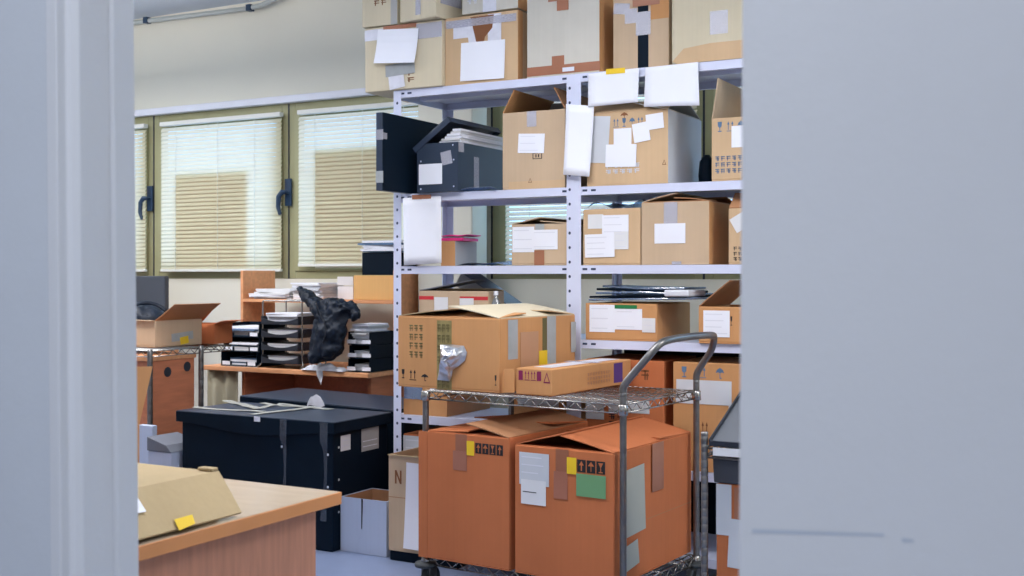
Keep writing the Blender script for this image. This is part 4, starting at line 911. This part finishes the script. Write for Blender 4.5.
b = MB(); b.poly([on_flap(*q) for q in ((130, 499), (137, 500), (145, 513), (130, 516))]); b.build('paper_label', 'paper', c.o, solid=.001)
b = MB(); b.box(X - .05, X - .005, d_ / 2 - .02, d_ / 2 + .002, h_ + .001, h_ + .008); b.build('tab', 'olive_card', c.o, bevel=.002)
# ------------------------------------------------------------------ desk with hutch against the window wall
dz = .70; dfr = onZ(368, 373.5, dz); dx1 = dfr.x; dy0 = dfr.y; dx0 = onY(202, 0, dy0).x
desk = thing('wooden_desk', 'beech desk with a raised hutch shelf below the windows', 'desk', ((dx0 + dx1) / 2, (dy0 + YW) / 2, 0))
qx, qy = desk.location.x, desk.location.y
hy0, hy1 = dy0 + .29, dy0 + .60; hzs = onY(300, 299.5, hy0).z
b = MB(); b.box(dx0 - qx, dx1 - qx, dy0 - qy, YW - .06 - qy, dz - .028, dz); b.build('desktop', 'wood', desk, bevel=.004)
for x in (dx0 + .25, dx1 - .06): b = MB(); b.box(x - qx, x + .025 - qx, dy0 + .08 - qy, YW - .08 - qy, 0, dz - .029); b.build('side_panel', 'wood_red', desk)
b = MB(); b.box(dx0 + .28 - qx, dx1 - .07 - qx, YW - .16 - qy, YW - .14 - qy, .1, dz - .029); b.build('back_panel', 'wood_red', desk)
hl = onX(238, 0, 0.0001 + onY(243, 0, hy0).x).x
b = MB(); b.box(hl - .022 - qx, hl - qx, hy0 - qy, hy1 - qy, dz, H + .035); b.build('hutch_side', 'wood', desk, bevel=.003)
b = MB(); b.box(dx1 - .03 - qx, dx1 - .008 - qx, hy0 - qy, hy1 - qy, dz, H + .035); b.build('hutch_side', 'wood', desk, bevel=.003)
b = MB(); b.box(hl - qx, dx1 - .03 - qx, hy0 - qy, hy1 - qy, hzs - .02, hzs); b.build('hutch_shelf', 'wood', desk, bevel=.003)
# on the hutch shelf
def at(px, y): return onY(px, 0, y).x
pm = onY(285, 0, hy0 + .15)
paper_stack('paper_stack', 'spread white papers and notebooks on the hutch shelf end', .28, .22, 7, (hl + .18, hy0 + .14, hzs + .001), 8, .02, t=.01, group='papers on the hutch')
paper_stack('paper_stack', 'taller stack of white papers and pads on the hutch shelf beside the black jacket', .24, .22, 11, (at(315, hy0 + .12), hy0 + .15, hzs + .001), -4, .012, t=.011, group='papers on the hutch')
o, _ = paper_stack('paper_carton', 'white flat box on the hutch shelf between the black jacket and wooden box', .12, .14, 2, (at(350, hy0 + .2), hy0 + .22, hzs + .001), 0, .0, t=.07, mats=('paper3',), cat='box')
ba, bb_ = at(353.5, hy0 + .02), at(400, hy0 + .02); bx1 = min(bb_, dx1 - .035)
zb1 = onY(375, 275.5, hy0 + .02).z - hzs
c = Carton('wooden_box', 'plain orange wooden box on the hutch shelf under a black box', bx1 - ba, .26, zb1, ((ba + bx1) / 2, hy0 + .15, hzs + .001), 0, 'amber', group=None, cat='box'); c.done()
kb0, kb1 = at(362, hy0 + .04), min(at(397, hy0 + .04), dx1 - .034); zk = onY(378, 253, hy0 + .04).z - (hzs + zb1) 
c = Carton('black_box', 'small black box on the orange wooden box at the hutch end', kb1 - kb0, .22, zk, ((kb0 + kb1) / 2, hy0 + .15, hzs + zb1 + .003), 0, 'black', group=None); c.done(.002)
paper_stack('paper_stack', 'loose white papers piled on the small black box', kb1 - kb0 + .02, .22, 7, ((kb0 + kb1) / 2, hy0 + .15, hzs + zb1 + zk + .005), 5, .02, t=.011, mats=('paper', 'paper3', 'ink_blue', 'paper'), group='papers on the hutch')
# letter trays
def tray(label, x0, x1, y0, y1, z, h, group, m='black'):
    o = thing('letter_tray', label, 'tray', ((x0 + x1) / 2, (y0 + y1) / 2, z), 0, group); w, d = x1 - x0, y1 - y0
    b = MB(); b.box(-w / 2, w / 2, -d / 2, d / 2, 0, .004); b.box(-w / 2, -w / 2 + .004, -d / 2, d / 2, .004, h); b.box(w / 2 - .004, w / 2, -d / 2, d / 2, .004, h); b.box(-w / 2, w / 2, d / 2 - .004, d / 2, .004, h)
    b.box(-w / 2, -w / 2 + w * .3, -d / 2, -d / 2 + .004, .004, .030); b.box(w / 2 - w * .3, w / 2, -d / 2, -d / 2 + .004, .004, .030)
    b.build('tray_body', m, o, bevel=.001)
    for s_ in (-1, 1):
        b = MB(); b.box(s_ * w * .35 - .03, s_ * w * .35 + .03, -d / 2 - .002, -d / 2 - .0005, .008, .03); b.build('tray_label', 'paper', o)
    return o
yt = dy0 + .02
tx_0, tx_1 = at(221, yt), at(257, yt)
for i, lb_ in enumerate(('lowest', 'middle', 'topmost')):
    z = dz + .012 + i * .088 if i else dz + .002
    tray('black letter tray, %s of the three at the desk end by the wire rack' % lb_, tx_0 + .01 * (i % 2), tx_1 + .01 * (i % 2), yt + .01 * i, yt + .26, dz + .002 + i * .088, .086, 'letter trays at the desk end')
    paper_stack('paper_stack', 'papers in the %s letter tray at the desk end by the wire rack' % lb_, (tx_1 - tx_0) * .80, .2, 5 if i < 2 else 7, ((tx_0 + tx_1) / 2 + .005, yt + .146, dz + .007 + i * .088), 0, .003, lip=.028, t=.010, mats=('paper', 'ink_blue', 'paper3'), group='papers in the desk trays')
# loose paper slipping from the lowest tray
o = sheet('loose_sheet', 'pale sheet sticking out under the letter trays over the desk edge', [Vector((tx_0 + .02, yt - .005, dz + .003)), Vector((tx_1, yt - .005, dz + .003)), Vector((tx_1 + .01, dy0 + .02, dz + .002)), Vector((tx_0 + .03, dy0 + .03, dz + .002))], m='paper3'); o['group'] = 'loose papers'
mx0, mx1 = at(257.5, yt), at(302, yt)
tw = thing('wire_tray_tower', 'chrome wire tower holding four stacked paper trays in the desk middle', 'tray tower', ((mx0 + mx1) / 2, yt + .13, dz))
mw = mx1 - mx0; th_ = onY(285, 301, yt).z - dz
b = MB(); r = .005
for y in (-.105, .11):
    b.tube(smooth_path([(-mw / 2 + .0, y - .03, .006), (-mw / 2 + .01, y, .02), (-mw / 2 + .02, y, .06), (-mw / 2 + .02, y, .09), (-mw / 2 + .02, y, th_ - .02), (-mw / 2 + .02, y, th_), (-mw / 2 + .04, y, th_), (mw / 2 - .04, y, th_), (mw / 2 - .02, y, th_), (mw / 2 - .02, y, th_ - .02), (mw / 2 - .02, y, .09), (mw / 2 - .02, y, .06), (mw / 2 - .01, y, .02), (mw / 2, y - .03, .006)], 2), r, 8)
b.build('wire_frame', 'chrome', tw, smooth=True)
for i in range(4):
    z = .03 + i * .077
    b = MB(); b.box(-mw / 2 + .028, mw / 2 - .028, -.13, .12, z, z + .004); b.box(-mw / 2 + .028, -mw / 2 + .032, -.13, .12, z + .004, z + .05); b.box(mw / 2 - .032, mw / 2 - .028, -.13, .12, z + .004, z + .05)
    b.rings([[(-mw / 2 + .03 + (mw - .06) * k / 8, -.132, z + .004), (-mw / 2 + .03 + (mw - .06) * k / 8, -.128, z + .004), (-mw / 2 + .03 + (mw - .06) * k / 8, -.128, z + .018 + .022 * (abs(k - 4) / 4) ** 2), (-mw / 2 + .03 + (mw - .06) * k / 8, -.132, z + .018 + .022 * (abs(k - 4) / 4) ** 2)] for k in range(9)])
    b.build('tray', 'dark', tw)
    paper_stack('paper_stack', ('lowest', 'second lowest', 'second highest', 'highest, overfull')[i] + ' paper pile in the chrome wire tower', mw - .095, .21, 4 if i < 3 else 8, (tw.location.x, yt + .137, dz + z + .006), 0, .003, lip=.042, t=.011, mats=('paper2', 'ink_grey', 'paper3') if i < 3 else ('paper', 'paper3'), group='papers in the wire tower')
rx_0, rx_1 = at(347, yt), at(388, yt)
for i, lb_ in enumerate(('lowest', 'middle', 'topmost')):
    tray('black letter tray, %s of the three between black jacket and shelving' % lb_, rx_0 + .008 * (i % 2), min(rx_1, dx1 - .01) + .0 * i, yt + .01, yt + .265, dz + .002 + i * .077, .075, 'letter trays beside the shelving')
    paper_stack('paper_stack', 'papers in the %s letter tray between black jacket and shelving' % lb_, (min(rx_1, dx1 - .01) - rx_0) * .78, .2, 4 if i < 2 else 10, ((rx_0 + min(rx_1, dx1 - .01)) / 2, yt + .15, dz + .007 + i * .077), 0, .003, lip=.028, t=.011, mats=('paper', 'paper3', 'paper2'), group='papers in the trays by the shelving')
# black jacket hung over the hutch
o = thing('black_jacket', 'black jacket slung over the hutch shelf and trays in the desk middle', 'jacket', (at(330, yt - .02), yt, dz))
yj = yt - .04
def loft(rings_, seg=32, fold=.16, ph=0, K=160.0, ry=.045):
    out = []; n = len(rings_)
    for i, (px, py, hw, dy) in enumerate(rings_):
        p = onY(px, py, yj + dy) - o.location; rg = []; r = hw / K; e = math.sin(math.pi * min(1, (i + .35) / (n - .3)))
        for k in range(seg):
            a = 2 * math.pi * k / seg
            f = 1 + fold * (.7 * math.sin(5 * a + i * .55 + ph) + .45 * math.sin(9 * a - i * .8 + 2 * ph) + .3 * math.sin(3 * a + i * 1.3))
            rg.append((p.x + r * f * math.cos(a), p.y + min(ry, r * .8) * f * math.sin(a), p.z + .014 * e * math.sin(2 * a + i * .9 + ph) + .006 * math.sin(7 * a + i)))
        out.append(rg)
    return out
b = MB()
b.rings(loft([(332, 298.5, 4, .06), (336, 301.5, 14, .05), (338, 306, 20, .045), (336, 312, 20, .03), (332, 318, 18, .02), (330, 325, 17, .01), (330, 333, 17, 0), (331, 342, 16, 0), (332, 349, 13, 0), (331, 354, 10, 0), (330, 358, 6, 0), (329, 360, 2, 0)]))
b.rings(loft([(299.5, 288, 2, .10), (301, 289, 5, .10), (305, 291.5, 7, .09), (310, 296, 9, .07), (316, 302, 11, .05), (321, 309, 12, .03), (325, 317, 11, .0), (328, 326, 8, -.01), (329, 330, 3, 0)], 20, .18, 1))
b.rings(loft([(328, 316, 4, .01), (328, 320, 10, .0), (327, 328, 12, -.008), (325, 337, 12, -.01), (323, 346, 12, -.01), (320, 353, 11, -.01), (317, 359, 8.5, -.01), (314, 363, 3, -.01)], 20, .2, 2))
b.rings(loft([(342, 303, 5, .04), (347, 305.5, 9, .035), (352, 309, 8.5, .03), (355, 314, 6.5, .02), (354.5, 319, 4, .02), (353, 321, 1.5, .02)], 20, .2, 3))
jk = b.build('cloth', 'blackcloth', o, smooth=True)
md = jk.modifiers.new('weld', 'REMESH'); md.mode = 'VOXEL'; md.voxel_size = .009; md.use_smooth_shade = True
md = jk.modifiers.new('soften', 'SMOOTH'); md.factor = .5; md.iterations = 4
for sz, st in ((.075, .045), (.028, .018)):
    tx = bpy.data.textures.new('folds', 'CLOUDS'); tx.noise_scale = sz; tx.noise_basis = 'BLENDER_ORIGINAL'
    md = jk.modifiers.new('folds', 'DISPLACE'); md.texture = tx; md.strength = st; md.mid_level = .5; md.texture_coords = 'LOCAL'
b = MB(); b.tube(smooth_path([onY(px, py, yj - .055) - o.location for px, py in ((316, 303), (322, 318), (327, 330), (322, 345))], 2), .004, 6); b.build('drawstring', 'dark', o, smooth=True)
# white carrier bag under it
o = thing('carrier_bag', 'crumpled white carrier bag under the black jacket hanging over the desk edge', 'bag', (at(322, dy0 + .06), dy0 + .06, dz + .002))
b = MB(); P0 = o.location
from mathutils import noise
def bagfn(u, v):
    x = at(304, dy0 + .02) + u * (at(346, dy0 + .02) - at(304, dy0 + .02)); y = dy0 - .012 + v * .075 + .012 * noise.noise(Vector((6 * u, 3, 0)))
    e = (math.sin(math.pi * u) * math.sin(math.pi * v)) ** .5 if 0 < u < 1 and 0 < v < 1 else 0
    nz = noise.noise(Vector((7 * u, 3 * v, 1.7))) + .6 * noise.noise(Vector((15 * u, 8 * v, 4.1)))
    return Vector((x, y, dz + .004 + max(0, e * (.034 + .026 * nz)))) - P0
b.grid(bagfn, 36, 14); b.build('crumple', 'bag_white', o, smooth=False, solid=.001)
b = MB(); b.grid(lambda u, v: Vector((at(321, dy0) + (u - .5) * .045 * (1 - .75 * v) + v * .012, dy0 - .016 - .006 * math.sin(5 * v + 3 * u), dz + .008 - v * .085)) - P0, 5, 8); b.build('handle_loop', 'bag_white', o, smooth=True, solid=.001)
# ------------------------------------------------------------------ wire rack with open carton, at the far left
zr2 = .86; rF = onZ(150, 350.5, zr2); xR, yR0 = rF.x, rF.y; yR1 = onX(201, 0, xR).y; yR2 = onX(231, 0, xR).y; lx = .8
rk2 = thing('wire_rack', 'chrome wire rack holding an open carton above the holed wooden cabinet', 'rack', (xR - lx / 2, (yR0 + yR2) / 2, 0))
hx2, hy2 = lx / 2, (yR2 - yR0) / 2
wire_shelf(hx2, hy2, zr2, rk2, 'chrome')
for x in (-hx2, hx2):
    for y in (-hy2, yR1 - yR0 - hy2): cpost(x, y, 0, zr2 + .005, rk2, .0145)
wire_shelf(hx2, hy2, .1, rk2, 'chrome')
# cabinet with round cable holes
kx1 = xR - .03; ky0, ky1 = yR0 + .03, yR1 - .02; kh = .80 - .102
o = thing('wooden_cabinet', 'reddish wooden cabinet with two round holes inside the wire rack', 'cabinet', (kx1 - .3, (ky0 + ky1) / 2, .102))
b = MB(); dd = ky1 - ky0; b.box(-.3, .3, -dd / 2, dd / 2, 0, kh)
for px, py in ((167.5, 372), (187, 366.5)):
    p = onX(px, py, kx1) - o.location
    b.poly([(.3015, p.y + .027 * math.cos(k * math.pi / 10), p.z + .027 * math.sin(k * math.pi / 10)) for k in range(20)], 1)
b.build('body', ['wood_red', 'dark'], o, bevel=.003)
b = MB(); b.box(-.3, .305, -dd / 2 - .01, dd / 2 + .01, kh, kh + .022); b.build('top_board', 'wood', o, bevel=.002)
# open carton on rack
pc1 = onZ(155, 347.5, zr2 + .001); cx1 = min(pc1.x, xR - .01); cd_ = onX(202, 0, cx1).y - pc1.y; chh = onY(155, 320.5, pc1.y).z - zr2
c = Carton('cardboard_carton', 'open brown carton with spread flaps and black bag on the chrome wire rack', .5, cd_, chh, (cx1 - .25, pc1.y + cd_ / 2, zr2 + .001), 0, 'tan2', opened=True, group=None)
c.flap('right', 150, .17, -4, 'brown'); c.flap('front', 180, .02, 0, 'tan2'); c.tape('right', .34, .2, .8, .5, 'tape_grey', tilt=4); c.tape('right', .52, .06, .7, .34, 'yellow', tilt=8)
c.done()
o = thing('black_bag', 'bulky black bag poking out of the open carton on the wire rack', 'bag', (cx1 - .19, pc1.y + cd_ * .46, zr2 + .01))
b = MB(); b.rings([[(.11 * f * math.cos(2 * math.pi * k / 16) * (1 + .12 * math.sin(3 * k)) - .02 + sh, .12 * f * math.sin(2 * math.pi * k / 16), z * .82 + .012 + .01 * math.sin(2.1 * k)) for k in range(16)] for f, z, sh in ((.7, 0, 0), (.9, .06, 0), (1, .13, 0), (.95, .18, -.01), (.75, .225, -.03), (.35, .25, -.05))]); b.build('body', 'blackcloth', o, smooth=True, sub=1)
b = MB(); b.tube(smooth_path([(-.09, -.08, .15), (-.1, -.06, .2), (-.08, 0, .228), (-.03, .06, .215), (.02, .08, .18)], 3), .016, 8); b.build('strap', 'blackcloth', o, smooth=True)
b = MB(); b.box(-.02, .0, -.02, .06, .185, .197, 0, Matrix.Rotation(R(-12), 4, 'X')); b.build('buckle', 'steel', o, bevel=.003)
# smaller carton behind it
pz = onX(204, 345, xR - .02)
c = Carton('cardboard_carton', 'small orange carton with a bent flap behind the open carton on the wire rack', .24, .15, .115, (xR - .21, pc1.y + cd_ + .03 + .075, zr2 + .001), 0, 'rust', opened=True, group=None)
c.flap('right', 158, .13, 30, 'rust'); c.flap('left', 40, .1, 0, 'rust'); c.done()
# monitor back
YM = 5.72; mo = onY(149, 0, YM)
o = thing('monitor', 'dark grey flat monitor seen from the back against the window wall', 'monitor', (mo.x - .12, YM, 0))
zt0, zt1 = onY(150, 322, YM).z, onY(150, 276, YM).z; mx_1 = at(168, YM) - o.location.x
b = MB(); b.box(mx_1 - .56, mx_1, -.03, .012, zt0 - .06, zt1); b.build('casing', 'monitor', o, bevel=.008)
b = MB(); b.box(mx_1 - .55, mx_1 - .01, .012, .016, zt0 - .05, zt1 - .01); b.build('screen', 'dark', o)
b = MB(); b.box(mx_1 - .33, mx_1 - .24, -.045, -.01, .755, zt0 - .02); b.box(mx_1 - .42, mx_1 - .14, -.1, .1, .741, .756); b.build('stand', 'dark', o, bevel=.004)
b = MB(); b.box(-.9, mx_1 - .10, -.16, .2, .715, .74); T0 = o.location
tb = thing('side_table', 'narrow wooden side table under the monitor by the window wall', 'table', (o.location.x, YM, 0))
b.build('tabletop', 'wood', tb)
for x in (-.85, mx_1 - .15):
    for y in (-.13, .17): b = MB(); b.box(x - .02, x + .02, y - .02, y + .02, 0, .714); b.build('leg', 'wood_red', tb)
# pale curtain-like cloth under the desk end
p = onY(218, 0, dy0 + .03); b = MB(); xa, xb = at(205, dy0 + .03), at(236, dy0 + .03)
b.grid(lambda u, v: Vector((xa + u * (xb - xa), dy0 + .05 + .012 * math.sin(16 * u), dz - .03 - v * .66)), 40, 6)
o = b.build('cloth_curtain', 'curtain', None, smooth=True, solid=.003); tag(o, 'pale beige cloth curtain hanging under the desk end behind the black chest', 'curtain')
# carton with raised flap in front of the rack
q = onY(139.5, 424, 3.7); ay = R(50); ce = Matrix.Rotation(ay, 3, 'Z') @ Vector((-.18, .13, 0))
c = Carton('cardboard_carton', 'tall orange carton with one raised flap beside the door jamb', .36, .26, q.z, (q.x + ce.x, 3.7 + ce.y, .001), ay, 'orange', opened=True, group=None)
hf = onY(145, 367, 3.7).z - q.z
b = MB(); b.hexa([(-.17, -.13, c.h), (.18, -.13, c.h), (.18, -.126, c.h), (-.17, -.126, c.h), (-.2, -.15, c.h + hf), (.235, -.15, c.h + hf), (.235, -.146, c.h + hf), (-.2, -.146, c.h + hf)]); b.build('flap', 'orange', c.o)
c.done()
# small white boxes beyond
q = onY(171, 449, 4.14); xa = at(148, 4.14)
c = Carton('white_box', 'white box with a grey sloping lid between black chest and wire rack', q.x - xa, .2, onY(160, 452, 4.14).z, ((q.x + xa) / 2, 4.24, .001), 0, 'white_card', group=None)
b = MB(); W, D, Hh = c.w, c.d, c.h; b.rings([[(-W / 2 - .004, y, Hh + .001), (W / 2 + .004, y, Hh + .001), (W / 2 - .03, y, Hh + .035), (-W / 2 - .004, y, Hh + .07)] for y in (-D / 2 - .004, D / 2 + .004)]); b.build('lid', 'lid_grey', c.o, bevel=.003); c.done()
q = onY(154, 425, 4.33); xa = at(140, 4.33)
c = Carton('white_box', 'upright white pack beside the notched rack post, behind the grey-lidded box', q.x - xa, .035, onY(148, 425, 4.34).z, ((q.x + xa) / 2, 4.335, .001), 0, 'white_card', group=None); c.done()
# ------------------------------------------------------------------ camera
cam = bpy.data.cameras.new('camera'); co = bpy.data.objects.new('camera', cam); col.objects.link(co)
co.location = (0, 0, H); co.rotation_euler = (R(90), 0, A)
cam.sensor_width = 36; cam.lens = F / 1024 * 36; cam.shift_y = -(288 - HY) / 1024; cam.clip_start = .05
cam.dof.use_dof = True; cam.dof.focus_distance = 4.6; cam.dof.aperture_fstop = 6.3
bpy.context.scene.camera = co
# ------------------------------------------------------------------ light
def area(name, loc, sx, sy, power, c=(1, 1, 1), rot=(0, 0, 0)):
    l = bpy.data.lights.new(name, 'AREA'); l.shape = 'RECTANGLE'; l.size = sx; l.size_y = sy; l.energy = power; l.color = c
    o = bpy.data.objects.new(name, l); col.objects.link(o); o.location = loc; o.rotation_euler = rot; return o
COOL = (1, .965, .97)
for x, y, k, u in ((-4.8, 3.9, 1.3, 1.25), (-2.0, 2.9, 1.05, .9), (.65, 3.5, 1.1, 1.1), (-6.4, 4.4, 1.0, .9)):
    area('ceiling_lamp', (x, y, ZC - .45), 1.3, .3, 28.5 * k, COOL)
    area('fill_uplight', (x, y, ZC - .43), 1.3, .3, 40 * u, COOL, (math.pi, 0, 0))  # upward fill light, added to brighten the upper wall and ceiling
area('corridor_lamp', (-1.0, -.5, ZC - .3), 1.2, .4, 56, (.95, .97, 1))
w = bpy.data.worlds.new('daylight'); bpy.context.scene.world = w; w.use_nodes = True
bg = w.node_tree.nodes['Background']; bg.inputs['Color'].default_value = (.40, .66, 1, 1); bg.inputs['Strength'].default_value = 3.5
sc = bpy.context.scene
sc.view_settings.view_transform = 'Standard'; sc.view_settings.look = 'None'; sc.view_settings.exposure = 0.0; sc.view_settings.gamma = 1; sc.view_settings.use_curve_mapping = False
try:
    sc.cycles.use_denoising = True; sc.cycles.max_bounces = 8; sc.cycles.transparent_max_bounces = 12
except Exception: pass
